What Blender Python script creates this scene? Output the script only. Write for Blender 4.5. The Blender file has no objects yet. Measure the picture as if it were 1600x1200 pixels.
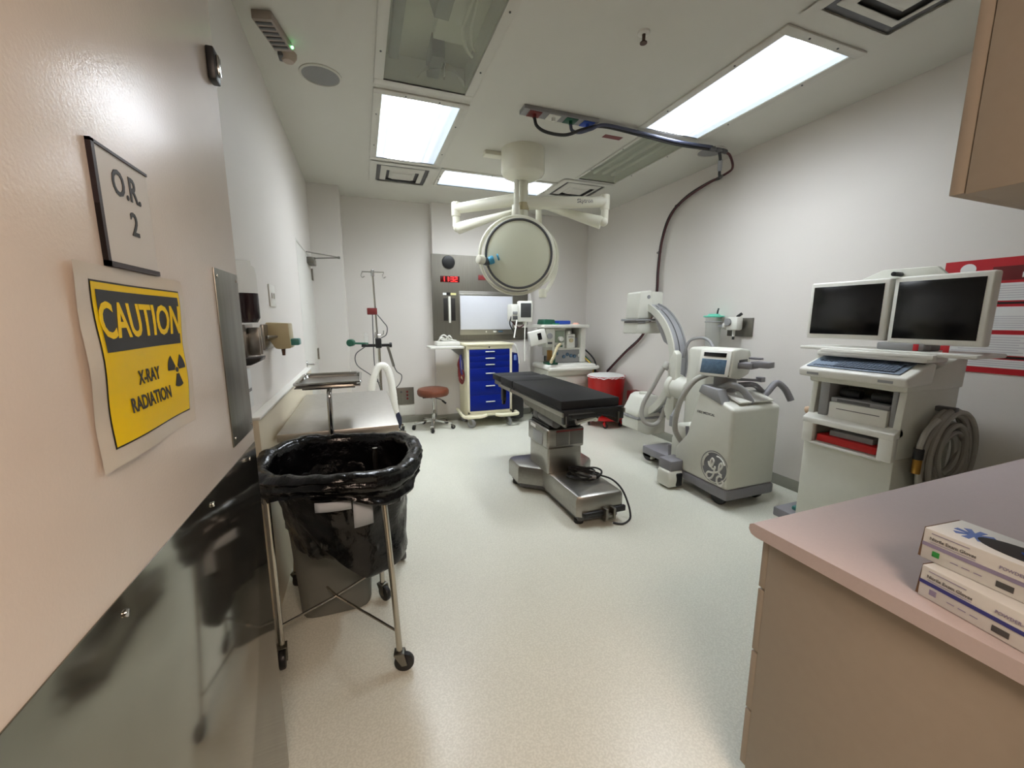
import bpy, bmesh, math, random
from mathutils import Vector, Matrix, noise
random.seed(7)
C = bpy.context.scene.collection
PI = math.pi

# ------------------------------------------------------------------ camera
f_px = 627.0
cd = bpy.data.cameras.new('camera')
cam = bpy.data.objects.new('camera', cd)
C.objects.link(cam)
cd.sensor_width = 36.0
cd.lens = f_px / 1600 * 36.0
cd.clip_start = 0.02
yaw, pitch, roll = 0.3551, 0.1608, -0.0011
fw = Vector((math.sin(yaw) * math.cos(pitch), math.cos(yaw) * math.cos(pitch), -math.sin(pitch)))
rt = fw.cross(Vector((0, 0, 1))).normalized()
up = rt.cross(fw)
cam.matrix_world = Matrix(((rt.x, up.x, -fw.x, 0), (rt.y, up.y, -fw.y, 0),
                           (rt.z, up.z, -fw.z, 1.5), (0, 0, 0, 1)))
bpy.context.scene.camera = cam

# ------------------------------------------------------------------ world and exposure
w = bpy.data.worlds.new('world')
bpy.context.scene.world = w
w.use_nodes = True
w.node_tree.nodes['Background'].inputs[0].default_value = (0.9, 0.85, 0.8, 1)
w.node_tree.nodes['Background'].inputs[1].default_value = 0.02
vs = bpy.context.scene.view_settings
vs.view_transform = 'Standard'
vs.look = 'None'
vs.gamma = 1
vs.use_curve_mapping = False
vs.exposure = 0.0
PANEL = {'left': 33.0, 'back': 46.0, 'right': 37.0}   # radiance of the three lit troffer lenses
HALL = 35.0         # radiance of the corridor lamp

# ------------------------------------------------------------------ materials
def lin(c):
    o = []
    for v in c[:3]:
        v = v / 255.0
        o.append(v / 12.92 if v <= 0.04045 else ((v + 0.055) / 1.055) ** 2.4)
    return tuple(o) + (1.0,)

def mat(name, col, rough=0.5, metal=0.0, noise_amt=0.0, noise_scale=20.0, bump=0.0, bump_scale=60.0,
        spec=0.5, coat=0.0, col2=None, stretch=None, rvar=0.0):
    m = bpy.data.materials.new(name)
    m.use_nodes = True
    nt = m.node_tree
    b = nt.nodes['Principled BSDF']
    b.inputs['Base Color'].default_value = lin(col)
    b.inputs['Roughness'].default_value = rough
    b.inputs['Metallic'].default_value = metal
    b.inputs['Specular IOR Level'].default_value = spec
    b.inputs['Coat Weight'].default_value = coat
    b.inputs['Coat Roughness'].default_value = 0.1
    tc = nt.nodes.new('ShaderNodeTexCoord')
    src = tc.outputs['Object']
    if stretch:
        mp = nt.nodes.new('ShaderNodeMapping')
        mp.inputs['Scale'].default_value = stretch
        nt.links.new(src, mp.inputs[0])
        src = mp.outputs[0]
    if noise_amt > 0 or col2 or rvar:
        n = nt.nodes.new('ShaderNodeTexNoise')
        n.inputs['Scale'].default_value = noise_scale
        n.inputs['Detail'].default_value = 5
        nt.links.new(src, n.inputs['Vector'])
        mx = nt.nodes.new('ShaderNodeMix')
        mx.data_type = 'RGBA'
        c2 = col2 if col2 else tuple(max(0, v * (1 - noise_amt)) for v in col)
        mx.inputs[6].default_value = lin(col)
        mx.inputs[7].default_value = lin(c2)
        nt.links.new(n.outputs[0], mx.inputs[0])
        nt.links.new(mx.outputs[2], b.inputs['Base Color'])
        if rvar:
            mr = nt.nodes.new('ShaderNodeMapRange')
            mr.inputs[3].default_value = max(0, rough - rvar)
            mr.inputs[4].default_value = rough + rvar
            nt.links.new(n.outputs[0], mr.inputs[0])
            nt.links.new(mr.outputs[0], b.inputs['Roughness'])
    if bump > 0:
        n2 = nt.nodes.new('ShaderNodeTexNoise')
        n2.inputs['Scale'].default_value = bump_scale
        n2.inputs['Detail'].default_value = 4
        nt.links.new(src, n2.inputs['Vector'])
        bp = nt.nodes.new('ShaderNodeBump')
        bp.inputs['Strength'].default_value = bump
        bp.inputs['Distance'].default_value = 0.01
        nt.links.new(n2.outputs[0], bp.inputs['Height'])
        nt.links.new(bp.outputs[0], b.inputs['Normal'])
    return m

def emit(name, col, strength):
    m = bpy.data.materials.new(name)
    m.use_nodes = True
    b = m.node_tree.nodes['Principled BSDF']
    b.inputs['Base Color'].default_value = lin(col)
    b.inputs['Emission Color'].default_value = lin(col)
    b.inputs['Emission Strength'].default_value = strength
    return m

def glass(name, tint, trans=0.8, rough=0.08):
    m = bpy.data.materials.new(name)
    m.use_nodes = True
    nt = m.node_tree
    out = nt.nodes['Material Output']
    b = nt.nodes['Principled BSDF']
    b.inputs['Base Color'].default_value = lin(tint)
    b.inputs['Roughness'].default_value = rough
    t = nt.nodes.new('ShaderNodeBsdfTransparent')
    t.inputs[0].default_value = lin(tint)
    mx = nt.nodes.new('ShaderNodeMixShader')
    mx.inputs[0].default_value = trans
    nt.links.new(b.outputs[0], mx.inputs[1])
    nt.links.new(t.outputs[0], mx.inputs[2])
    nt.links.new(mx.outputs[0], out.inputs[0])
    return m

def floor_mat():
    m = mat('speckled_vinyl', (224, 224, 210), 0.3, noise_amt=0.05, noise_scale=3.0, spec=0.5)
    nt = m.node_tree
    b = nt.nodes['Principled BSDF']
    tc = nt.nodes['Texture Coordinate']
    old = b.inputs['Base Color'].links[0].from_socket
    v = nt.nodes.new('ShaderNodeTexNoise')
    v.inputs['Scale'].default_value = 130
    v.inputs['Detail'].default_value = 3
    nt.links.new(tc.outputs['Object'], v.inputs['Vector'])
    cr = nt.nodes.new('ShaderNodeValToRGB')
    cr.color_ramp.elements[0].position = 0.42
    cr.color_ramp.elements[0].color = (0.76, 0.76, 0.73, 1)
    cr.color_ramp.elements[1].position = 0.62
    cr.color_ramp.elements[1].color = (1, 1, 1, 1)
    nt.links.new(v.outputs[0], cr.inputs[0])
    mx = nt.nodes.new('ShaderNodeMix')
    mx.data_type = 'RGBA'
    mx.blend_type = 'MULTIPLY'
    mx.inputs[0].default_value = 0.55
    nt.links.new(old, mx.inputs[6])
    nt.links.new(cr.outputs[0], mx.inputs[7])
    nt.links.new(mx.outputs[2], b.inputs['Base Color'])
    n = nt.nodes.new('ShaderNodeTexNoise')
    n.inputs['Scale'].default_value = 2.2
    n.inputs['Detail'].default_value = 4
    nt.links.new(tc.outputs['Object'], n.inputs['Vector'])
    mr = nt.nodes.new('ShaderNodeMapRange')
    mr.inputs[3].default_value = 0.285
    mr.inputs[4].default_value = 0.34
    nt.links.new(n.outputs[0], mr.inputs[0])
    nt.links.new(mr.outputs[0], b.inputs['Roughness'])
    return m

def lens_mat(key):
    """prismatic troffer lens: brightest along the two tubes, bluish at the rims (object coords, x across)"""
    m = bpy.data.materials.new('lit_prismatic_lens_' + key)
    m.use_nodes = True
    nt = m.node_tree
    b = nt.nodes['Principled BSDF']
    b.inputs['Base Color'].default_value = (0.8, 0.85, 0.9, 1)
    b.inputs['Roughness'].default_value = 0.3
    tc = nt.nodes.new('ShaderNodeTexCoord')
    sp = nt.nodes.new('ShaderNodeSeparateXYZ')
    nt.links.new(tc.outputs['Generated'], sp.inputs[0])
    cr = nt.nodes.new('ShaderNodeValToRGB')
    e = cr.color_ramp.elements
    e[0].position = 0.0
    e[0].color = (0.055, 0.066, 0.08, 1)
    e[1].position = 1.0
    e[1].color = (0.055, 0.068, 0.082, 1)
    for p, c in ((0.05, (.10, .11, .125)), (0.12, (.06, .064, .08)), (0.22, (.6, .63, .68)), (0.3, (1.25, 1.33, 1.43)), (0.60, (1.25, 1.33, 1.43)), (0.70, (.5, .53, .57)),
                 (0.77, (.052, .06, .074)), (0.84, (.10, .11, .125)), (0.91, (.05, .06, .075))):
        q = e.new(p)
        q.color = c + (1,)
    nt.links.new(sp.outputs[0], cr.inputs[0])
    nt.links.new(cr.outputs[0], b.inputs['Emission Color'])
    # luminaire distribution: the prisms throw the light down, little of it sideways
    ge = nt.nodes.new('ShaderNodeNewGeometry')
    dt_ = nt.nodes.new('ShaderNodeVectorMath')
    dt_.operation = 'DOT_PRODUCT'
    nt.links.new(ge.outputs['Incoming'], dt_.inputs[0])
    nt.links.new(ge.outputs['Normal'], dt_.inputs[1])
    pw = nt.nodes.new('ShaderNodeMath')
    pw.operation = 'POWER'
    pw.use_clamp = True
    nt.links.new(dt_.outputs['Value'], pw.inputs[0])
    pw.inputs[1].default_value = 1.6
    mr_ = nt.nodes.new('ShaderNodeMapRange')
    mr_.inputs[3].default_value = 0.10 * PANEL[key]
    mr_.inputs[4].default_value = PANEL[key]
    nt.links.new(pw.outputs[0], mr_.inputs[0])
    nt.links.new(mr_.outputs[0], b.inputs['Emission Strength'])
    return m

M = {}
M['wall'] = mat('wall_paint', (222, 217, 210), 0.55, noise_amt=0.02, noise_scale=2, bump=0.05, bump_scale=150)
M['ceil'] = mat('ceiling_paint', (206, 204, 194), 0.75, noise_amt=0.02, noise_scale=3, bump=0.05, bump_scale=120)
M['floor'] = floor_mat()
M['cove'] = mat('grey_green_cove_base', (150, 150, 138), 0.4, noise_amt=0.08)
M['door'] = mat('cream_door_laminate', (220, 208, 196), 0.26, noise_amt=0.02, bump=0.05, bump_scale=180, spec=0.85)
M['door2'] = mat('pale_door_paint', (218, 216, 208), 0.45, noise_amt=0.02)
M['hall'] = mat('hall_paint', (206, 188, 166), 0.7, noise_amt=0.02)
M['steel'] = mat('brushed_steel', (168, 165, 158), 0.33, 1.0, noise_amt=0.12, noise_scale=60, stretch=(0.05, 1, 1), rvar=0.045)
M['steel_d'] = mat('dull_steel', (140, 137, 128), 0.38, 1.0, noise_amt=0.15, noise_scale=40, stretch=(1, 1, 0.06), rvar=0.07)
M['kick'] = mat('kick_plate_steel', (152, 148, 136), 0.10, 0.92, noise_amt=0.08, noise_scale=9, rvar=0.02)
M['chrome'] = mat('chrome', (200, 200, 198), 0.12, 1.0)
M['tubes'] = mat('tubular_steel', (186, 182, 172), 0.24, 1.0)
M['black'] = mat('black_plastic', (22, 22, 23), 0.4)
M['rubber'] = mat('black_rubber', (26, 25, 24), 0.6, noise_amt=0.1)
M['bag'] = mat('black_bin_liner', (6, 6, 7), 0.2, bump=0.9, bump_scale=16, spec=0.38)
M['pad'] = mat('black_vinyl_pad', (32, 32, 33), 0.55, noise_amt=0.1, bump=0.08, bump_scale=200, spec=0.25)
M['white'] = mat('white_plastic', (226, 225, 216), 0.4, noise_amt=0.02)
M['lampw'] = mat('ivory_enamel', (226, 224, 206), 0.35, noise_amt=0.02)
M['opal'] = mat('opal_lamp_cover', (228, 230, 206), 0.3, noise_amt=0.03, noise_scale=3, coat=0.2)
M['carm'] = mat('equipment_white', (214, 214, 202), 0.42, noise_amt=0.03)
M['gray'] = mat('equipment_grey', (146, 146, 146), 0.45, noise_amt=0.05)
M['dgray'] = mat('dark_grey_plastic', (84, 84, 84), 0.45, noise_amt=0.05)
M['purpleg'] = mat('mauve_grey_trim', (128, 126, 130), 0.45, noise_amt=0.05)
M['cream'] = mat('cream_cart_enamel', (228, 222, 192), 0.4, noise_amt=0.03)
M['blue'] = mat('blue_drawer_enamel', (4, 30, 128), 0.4, noise_amt=0.08, spec=0.2)
M['red'] = mat('red_plastic', (190, 14, 14), 0.38, noise_amt=0.1, noise_scale=8)
M['maroon'] = mat('maroon_vinyl', (118, 36, 34), 0.45, noise_amt=0.15)
M['tan'] = mat('tan_vinyl_seat', (118, 62, 38), 0.42, noise_amt=0.15, bump=0.05)
M['counter'] = mat('mauve_laminate', (194, 180, 178), 0.42, noise_amt=0.04, noise_scale=120)
M['cab'] = mat('tan_cabinet_laminate', (158, 147, 133), 0.5, noise_amt=0.04, noise_scale=40)
M['bin'] = mat('grey_bin_plastic', (108, 109, 102), 0.42, noise_amt=0.05)
M['paper'] = mat('white_paper', (228, 228, 224), 0.6, noise_amt=0.02)
M['lam'] = mat('clear_laminate_film', (212, 203, 188), 0.25, noise_amt=0.03, bump=0.1, bump_scale=14)
M['yellow'] = mat('caution_yellow', (244, 208, 0), 0.36, noise_amt=0.03, bump=0.08, bump_scale=14, spec=0.2)
M['ink'] = mat('black_ink', (28, 24, 22), 0.45)
M['inkg'] = mat('grey_ink', (108, 106, 108), 0.6)
M['screen'] = mat('dark_screen', (9, 9, 10), 0.16)
M['lcd'] = mat('blue_grey_screen', (92, 118, 140), 0.25, noise_amt=0.35, noise_scale=40)
M['key'] = mat('blue_grey_keyboard', (120, 134, 150), 0.5, noise_amt=0.06)
M['keyd'] = mat('slate_keys', (86, 98, 114), 0.5)
M['beige'] = mat('beige_plastic', (186, 174, 138), 0.45)
M['teal'] = mat('teal_plastic', (62, 128, 122), 0.35)
M['green'] = mat('dark_green_plastic', (14, 84, 62), 0.4)
M['bluep'] = mat('blue_plastic', (30, 72, 170), 0.4)
M['liquid'] = mat('dark_soap', (40, 26, 30), 0.2)
M['pink'] = mat('peach_paper', (248, 190, 166), 0.6)
M['brass'] = mat('brass_fitting', (170, 128, 62), 0.35, 1.0)
M['cloth'] = mat('white_sleeve_fabric', (232, 230, 220), 0.7, bump=0.35, bump_scale=60)
M['clear'] = glass('clear_plastic', (250, 251, 250), 0.88, 0.1)
M['hose_c'] = glass('smoky_tubing', (190, 186, 176), 0.35, 0.2)
M['prism'] = glass('unlit_prismatic_lens', (240, 242, 236), 0.84, 0.3)
for k_ in PANEL:
    M['lens_' + k_] = lens_mat(k_)
M['hall_l'] = emit('hall_lamp_lens', (255, 227, 206), HALL)
M['led_r'] = emit('red_led', (255, 40, 40), 3.5)
M['led_g'] = emit('green_led', (120, 255, 150), 6.0)
M['board'] = mat('white_film_viewer', (214, 216, 222), 0.35, noise_amt=0.02)
M['blue_ink'] = mat('blue_ink', (62, 66, 140), 0.5)
M['lblue_ink'] = mat('mid_blue_ink', (96, 124, 190), 0.5)
M['mauve_ink'] = mat('mauve_ink', (150, 142, 172), 0.5)
M['green_ink'] = mat('green_ink', (50, 150, 70), 0.5)
M['card'] = mat('kraft_cardboard', (110, 84, 62), 0.7)
M['pred'] = mat('poster_red', (186, 30, 40), 0.4)
M['yhose'] = mat('yellow_hose', (200, 160, 60), 0.5)
M['bhose'] = mat('black_hose', (30, 28, 27), 0.5)
M['mhose'] = mat('maroon_hose', (78, 36, 38), 0.5)
M['ghose'] = mat('grey_hose', (168, 166, 158), 0.5)

# ------------------------------------------------------------------ geometry builder
class MB:
    def __init__(s, xf=None):
        s.bm = bmesh.new()
        s.xf = xf
    def _merge(s, b, xf=None):
        mats = [m for m in (xf, s.xf) if m is not None]
        vm = {}
        for v in b.verts:
            co = v.co.copy()
            for m in mats:
                co = m @ co
            vm[v] = s.bm.verts.new(co)
        for f in b.faces:
            try:
                s.bm.faces.new([vm[v] for v in f.verts])
            except ValueError:
                pass
        b.free()
        return s
    def box(s, x0, x1, y0, y1, z0, z1, b=0.0, seg=2, xf=None):
        t = bmesh.new()
        vs_ = [t.verts.new((x, y, z)) for x in (x0, x1) for y in (y0, y1) for z in (z0, z1)]
        for q in ((0, 1, 3, 2), (4, 6, 7, 5), (0, 4, 5, 1), (2, 3, 7, 6), (0, 2, 6, 4), (1, 5, 7, 3)):
            t.faces.new([vs_[i] for i in q])
        if b > 0:
            b = min(b, 0.49 * min(abs(x1 - x0), abs(y1 - y0), abs(z1 - z0)))
            bmesh.ops.bevel(t, geom=list(t.edges), offset=b, segments=seg, affect='EDGES', profile=0.5)
        return s._merge(t, xf)
    def prism(s, pts, axis, a0, a1, b=0.0, seg=2, xf=None):
        """pts: 2-D outline; axis 'x' -> (y,z), 'y' -> (x,z), 'z' -> (x,y)"""
        t = bmesh.new()
        def P(p, a):
            return {'x': (a, p[0], p[1]), 'y': (p[0], a, p[1]), 'z': (p[0], p[1], a)}[axis]
        A = [t.verts.new(P(p, a0)) for p in pts]
        B = [t.verts.new(P(p, a1)) for p in pts]
        n = len(pts)
        t.faces.new(A)
        t.faces.new(B[::-1])
        for i in range(n):
            t.faces.new((A[i], B[i], B[(i + 1) % n], A[(i + 1) % n]))
        bmesh.ops.recalc_face_normals(t, faces=list(t.faces))
        if b > 0:
            bmesh.ops.bevel(t, geom=list(t.edges), offset=b, segments=seg, affect='EDGES', profile=0.5)
        return s._merge(t, xf)
    def cyl(s, p, q, r, r2=None, n=20, b=0.0, xf=None):
        p, q = Vector(p), Vector(q)
        d = q - p
        L = d.length
        if L < 1e-7:
            return s
        r2 = r if r2 is None else r2
        prof = [(0, 0), (r, 0), (r2, L), (0, L)] if b <= 0 else \
               [(0, 0), (r - b, 0), (r - b * .3, b * .3), (r, b), (r2, L - b), (r2 - b * .3, L - b * .3), (r2 - b, L), (0, L)]
        R = Vector((0, 0, 1)).rotation_difference(d.normalized()).to_matrix().to_4x4()
        return s.lathe(prof, n, xf=(xf or Matrix()) @ Matrix.Translation(p) @ R)
    def lathe(s, prof, n=28, c=None, xf=None, a0=0.0, a1=2 * PI):
        t = bmesh.new()
        full = abs(a1 - a0 - 2 * PI) < 1e-6
        k = n if full else n + 1
        rings = []
        for r, z in prof:
            if abs(r) < 1e-7:
                rings.append([t.verts.new((0, 0, z))])
            else:
                rings.append([t.verts.new((r * math.cos(a0 + (a1 - a0) * i / n), r * math.sin(a0 + (a1 - a0) * i / n), z))
                              for i in range(k)])
        for A, B in zip(rings, rings[1:]):
            for i in range(n if full else n):
                j = (i + 1) % k
                if len(A) == 1 and len(B) == 1:
                    continue
                if len(A) == 1:
                    t.faces.new((A[0], B[j], B[i]))
                elif len(B) == 1:
                    t.faces.new((A[i], A[j], B[0]))
                else:
                    t.faces.new((A[i], A[j], B[j], B[i]))
        bmesh.ops.recalc_face_normals(t, faces=list(t.faces))
        m = Matrix.Translation(Vector(c)) if c else None
        if xf is not None:
            m = xf @ m if m else xf
        return s._merge(t, m)
    def tube(s, pts, r, n=10, closed=False, sub=6, xf=None, rf=None):
        P = [Vector(p) for p in pts]
        if sub > 1 and len(P) > 2:
            Q = []
            m = len(P)
            rng = range(m) if closed else range(m - 1)
            for i in rng:
                p0 = P[(i - 1) % m] if (closed or i > 0) else P[0] * 2 - P[1]
                p1, p2 = P[i], P[(i + 1) % m]
                p3 = P[(i + 2) % m] if (closed or i + 2 < m) else P[-1] * 2 - P[-2]
                for j in range(sub):
                    u = j / sub
                    Q.append(0.5 * ((2 * p1) + (p2 - p0) * u + (2 * p0 - 5 * p1 + 4 * p2 - p3) * u * u +
                                    (3 * p1 - p0 - 3 * p2 + p3) * u ** 3))
            if not closed:
                Q.append(P[-1])
            P = Q
        t = bmesh.new()
        m = len(P)
        rings = []
        nrm = None
        for i in range(m):
            if closed:
                d = (P[(i + 1) % m] - P[i - 1])
            else:
                d = P[min(i + 1, m - 1)] - P[max(i - 1, 0)]
            d = d.normalized() if d.length > 1e-9 else Vector((0, 0, 1))
            if nrm is None:
                nrm = d.orthogonal().normalized()
            nrm = (nrm - d * nrm.dot(d))
            nrm = nrm.normalized() if nrm.length > 1e-6 else d.orthogonal().normalized()
            bn = d.cross(nrm)
            rr = r * (rf(i / (m - 1)) if rf else 1)
            rings.append([t.verts.new(P[i] + (nrm * math.cos(2 * PI * k / n) + bn * math.sin(2 * PI * k / n)) * rr)
                          for k in range(n)])
        for i in range(m if closed else m - 1):
            A, B = rings[i], rings[(i + 1) % m]
            for k in range(n):
                t.faces.new((A[k], A[(k + 1) % n], B[(k + 1) % n], B[k]))
        if not closed:
            t.faces.new(rings[0][::-1])
            t.faces.new(rings[-1])
        return s._merge(t, xf)
    def bar(s, pts, w_, h, up_=(0, 0, 1), xf=None):
        """rectangular section swept along straight pieces"""
        P = [Vector(p) for p in pts]
        for a, b_ in zip(P, P[1:]):
            d = (b_ - a).normalized()
            u = Vector(up_)
            sd = d.cross(u).normalized()
            u = sd.cross(d)
            t = bmesh.new()
            vv = []
            for e in (a, b_):
                for i, j in ((-1, -1), (1, -1), (1, 1), (-1, 1)):
                    vv.append(t.verts.new(e + sd * (w_ / 2 * i) + u * (h / 2 * j)))
            for q in ((3, 2, 1, 0), (4, 5, 6, 7), (0, 1, 5, 4), (1, 2, 6, 5), (2, 3, 7, 6), (3, 0, 4, 7)):
                t.faces.new([vv[i] for i in q])
            bmesh.ops.recalc_face_normals(t, faces=list(t.faces))
            s._merge(t, xf)
        return s
    def sphere(s, c, r, n=16, sc=(1, 1, 1), xf=None):
        prof = [(r * math.sin(PI * i / (n // 2)), -r * math.cos(PI * i / (n // 2))) for i in range(n // 2 + 1)]
        prof[0] = (0, -r)
        prof[-1] = (0, r)
        m = Matrix.Translation(Vector(c)) @ Matrix.Diagonal((sc[0], sc[1], sc[2], 1))
        return s.lathe(prof, n, xf=(xf @ m) if xf is not None else m)
    def torus(s, c, R, r, axis=(0, 0, 1), n=36, k=10, xf=None):
        q = Vector((0, 0, 1)).rotation_difference(Vector(axis).normalized()).to_matrix()
        pts = [Vector(c) + q @ Vector((R * math.cos(2 * PI * i / n), R * math.sin(2 * PI * i / n), 0)) for i in range(n)]
        return s.tube(pts, r, k, True, 1, xf)
    def grid(s, fn, nu, nv, closed_u=False, xf=None):
        t = bmesh.new()
        R = [[t.verts.new(fn(i / (nu if closed_u else nu - 1), j / (nv - 1))) for i in range(nu)] for j in range(nv)]
        for j in range(nv - 1):
            for i in range(nu if closed_u else nu - 1):
                t.faces.new((R[j][i], R[j][(i + 1) % nu], R[j + 1][(i + 1) % nu], R[j + 1][i]))
        return s._merge(t, xf)
    def text(s, txt, size, o, right, up_, bold=0.0, align='CENTER', sx=1.0, depth=0.0004):
        cu = bpy.data.curves.new('lettering', 'FONT')
        cu.body = txt
        cu.size = size
        cu.align_x = align
        cu.align_y = 'CENTER'
        cu.offset = bold
        cu.extrude = depth
        cu.resolution_u = 3
        ob = bpy.data.objects.new('lettering', cu)
        C.objects.link(ob)
        dg = bpy.context.evaluated_depsgraph_get()
        me = bpy.data.meshes.new_from_object(ob.evaluated_get(dg))
        r = Vector(right).normalized()
        u = Vector(up_).normalized()
        z = r.cross(u)
        m = Matrix(((r.x, u.x, z.x, o[0]), (r.y, u.y, z.y, o[1]), (r.z, u.z, z.z, o[2]), (0, 0, 0, 1))) @ Matrix.Diagonal((sx, 1, 1, 1))
        t = bmesh.new()
        t.from_mesh(me)
        bpy.data.objects.remove(ob)
        bpy.data.curves.remove(cu)
        bpy.data.meshes.remove(me)
        return s._merge(t, m)

def root_of(o):
    while o.parent:
        o = o.parent
    return o

def obj(name, mb, m, parent=None, world=True, ang=0.6):
    me = bpy.data.meshes.new(name)
    bm = mb.bm
    o = bpy.data.objects.new(name, me)
    if parent is not None:
        if world:
            bm.transform(root_of(parent).matrix_basis.inverted())
        o.parent = parent
    else:
        xs = [v.co for v in bm.verts]
        lo = Vector((min(v.x for v in xs), min(v.y for v in xs), min(v.z for v in xs)))
        hi = Vector((max(v.x for v in xs), max(v.y for v in xs), max(v.z for v in xs)))
        c = Vector(((lo.x + hi.x) / 2, (lo.y + hi.y) / 2, lo.z))
        bm.transform(Matrix.Translation(-c))
        o.location = c
    bmesh.ops.remove_doubles(bm, verts=list(bm.verts), dist=1e-6)
    bm.normal_update()
    for f in bm.faces:
        f.smooth = True
    for e in bm.edges:
        if len(e.link_faces) == 2 and e.calc_face_angle(0) > ang:
            e.smooth = False
    bm.to_mesh(me)
    bm.free()
    me.materials.append(m if not isinstance(m, str) else M[m])
    C.objects.link(o)
    return o

def tag(o, label, cat, group=None):
    o['label'] = label
    o['category'] = cat
    if group:
        o['group'] = group
    return o

def thing(name, label, cat, loc=(0, 0, 0), rz=0.0, group=None):
    o = bpy.data.objects.new(name, None)
    C.objects.link(o)
    o.empty_display_size = 0.1
    o.location = loc
    o.rotation_euler = (0, 0, rz)
    o.matrix_basis = Matrix.Translation(Vector(loc)) @ Matrix.Rotation(rz, 4, 'Z')
    return tag(o, label, cat, group)

def struct(name, mb, m, parent=None):
    o = obj(name, mb, m, parent)
    if parent is None:
        o['kind'] = 'structure'
    return o

def dup(root, loc, rz, label, group=None):
    r = root.copy()
    C.objects.link(r)
    r.matrix_basis = Matrix.Translation(Vector(loc)) @ Matrix.Rotation(rz, 4, 'Z')
    r['label'] = label
    if group:
        r['group'] = group
    for ch in list(root.children):
        c = ch.copy()
        C.objects.link(c)
        c.parent = r
        for g in ch.children:
            d = g.copy()
            C.objects.link(d)
            d.parent = c
    return r

def caster(parent, x, y, r=0.05, wdt=0.025, ang=0.0, m='black', top=None, hub='steel_d'):
    """swivel caster: yoke part with a wheel below it; world coordinates, wheel on the floor"""
    T = Matrix.Translation((x, y, 0)) @ Matrix.Rotation(ang, 4, 'Z')
    top = top or r * 2.35
    yk = MB(T)
    yk.box(-r * .55, r * .5, -wdt * .95, wdt * .95, r * 2.05, r * 2.2, .002)
    for sgn in (-1, 1):
        yk.prism([(-r * .55, r * 2.1), (r * .5, r * 2.1), (r * .75, r * .85), (r * .2, r * .8)], 'y', sgn * wdt * .72, sgn * wdt * .92)
    yk.cyl((0, 0, r * 2.1), (0, 0, top), r * .28, n=12)
    c = obj('caster', yk, hub, parent)
    wl = MB(T @ Matrix.Translation((r * .42, 0, r)))
    wl.cyl((0, -wdt * .6, 0), (0, wdt * .6, 0), r, n=24, b=r * .16)
    obj('wheel', wl, m, c)
    return c

# ================================================================== SETTING
XL, XR, YB, HC = -0.52, 3.5, 5.91, 3.07
struct('floor', MB().box(-1.6, 3.75, -2.7, 6.1, -0.06, 0), 'floor')

# ceiling with openings for the recessed fixtures
holes = [(.225, .775, 1.90, 3.05), (.225, .785, 3.235, 4.43), (2.30, 2.85, 1.83, 3.02), (2.385, 2.865, 3.12, 4.28), (.925, 2.20, 4.545, 5.03)]
cx = sorted({-.66, 3.65} | {h[i] for h in holes for i in (0, 1)})
cy = sorted({.0, 6.05} | {h[i] for h in holes for i in (2, 3)})
cm = MB()
for x0, x1 in zip(cx, cx[1:]):
    for y0, y1 in zip(cy, cy[1:]):
        mx_, my_ = (x0 + x1) / 2, (y0 + y1) / 2
        if not any(h[0] < mx_ < h[1] and h[2] < my_ < h[3] for h in holes):
            for z in (HC, HC + .05):
                b = cm.bm
                v = [b.verts.new(p) for p in ((x0, y0, z), (x1, y0, z), (x1, y1, z), (x0, y1, z))]
                b.faces.new(v if z > HC else v[::-1])
struct('ceiling', cm, 'ceil')

wl = MB().box(-.64, XL, .12, 4.26, 0, HC).box(-.64, XL, 4.26, 5.47, 2.23, HC).box(-.64, XL, 5.47, 5.5, 0, HC)
struct('wall_left', wl, 'wall')
struct('wall_left_return', MB().box(-.64, -.17, 5.5, 6.03, 0, HC), 'wall')
struct('wall_back', MB().box(-.17, 3.62, YB, 6.03, 0, HC).box(.975, 2.46, 5.80, YB, 0, HC), 'wall')
struct('wall_right', MB().box(XR, 3.62, -.03, YB, 0, HC), 'wall')
struct('wall_front', MB().box(1.0, XR, -.03, .12, 0, HC).box(-.64, -.36, -.03, .12, 0, HC).box(-.36, 1.0, -.03, .12, 2.46, HC), 'wall')
struct('wall_corridor', MB().box(-1.6, 3.0, -2.6, -2.48, 0, 2.75).box(-1.6, -1.48, -2.48, -.03, 0, 2.75).box(2.9, 3.0, -2.48, -.03, 0, 2.75)
       .box(-1.48, -.64, -.09, -.03, 0, 2.75), 'hall')
struct('ceiling_corridor', MB().box(-1.6, 3.0, -2.6, -.03, 2.75, 2.8), 'ceil')
struct('baseboard_right', MB().box(XR - .012, XR, .8, YB, 0, .10, .004), 'cove')
struct('baseboard_back', MB().box(-.17, .975, YB - .012, YB, 0, .10, .004).box(.975, 2.46, 5.788, 5.80, 0, .10, .004).box(2.46, XR - .012, YB - .012, YB, 0, .1, .004)
       .box(.963, .975, 5.788, YB, 0, .1), 'cove')
struct('baseboard_left', MB().box(XL, XL + .012, 1.4, 2.0, 0, .10, .004).box(-.17, -.158, 5.5, YB - .012, 0, .1, .004).box(-.64 + .13, -.17, 5.488, 5.5, 0, .1, .004), 'cove')
struct('trim_wall_guard_panel', MB().box(XL, -.478, 2.13, 4.24, 0, 1.03, .003), mat('cream_wall_guard', (214, 204, 178), 0.4, noise_amt=.02))
struct('trim_wall_guard_cap', MB().box(XL, -.47, 2.125, 4.245, 1.03, 1.045, .004), 'white')

# corridor lamp
t = thing('corridor_light', 'square warm corridor ceiling light outside the open door', 'ceiling light', (.3, -1.15, 2.75))
obj('light_frame', MB().box(-.35, .95, -1.50, -.80, 2.725, 2.75, .005), 'white', t)
obj('lens', MB().box(-.31, .91, -1.46, -.84, 2.717, 2.724), 'hall_l', t)

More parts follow.
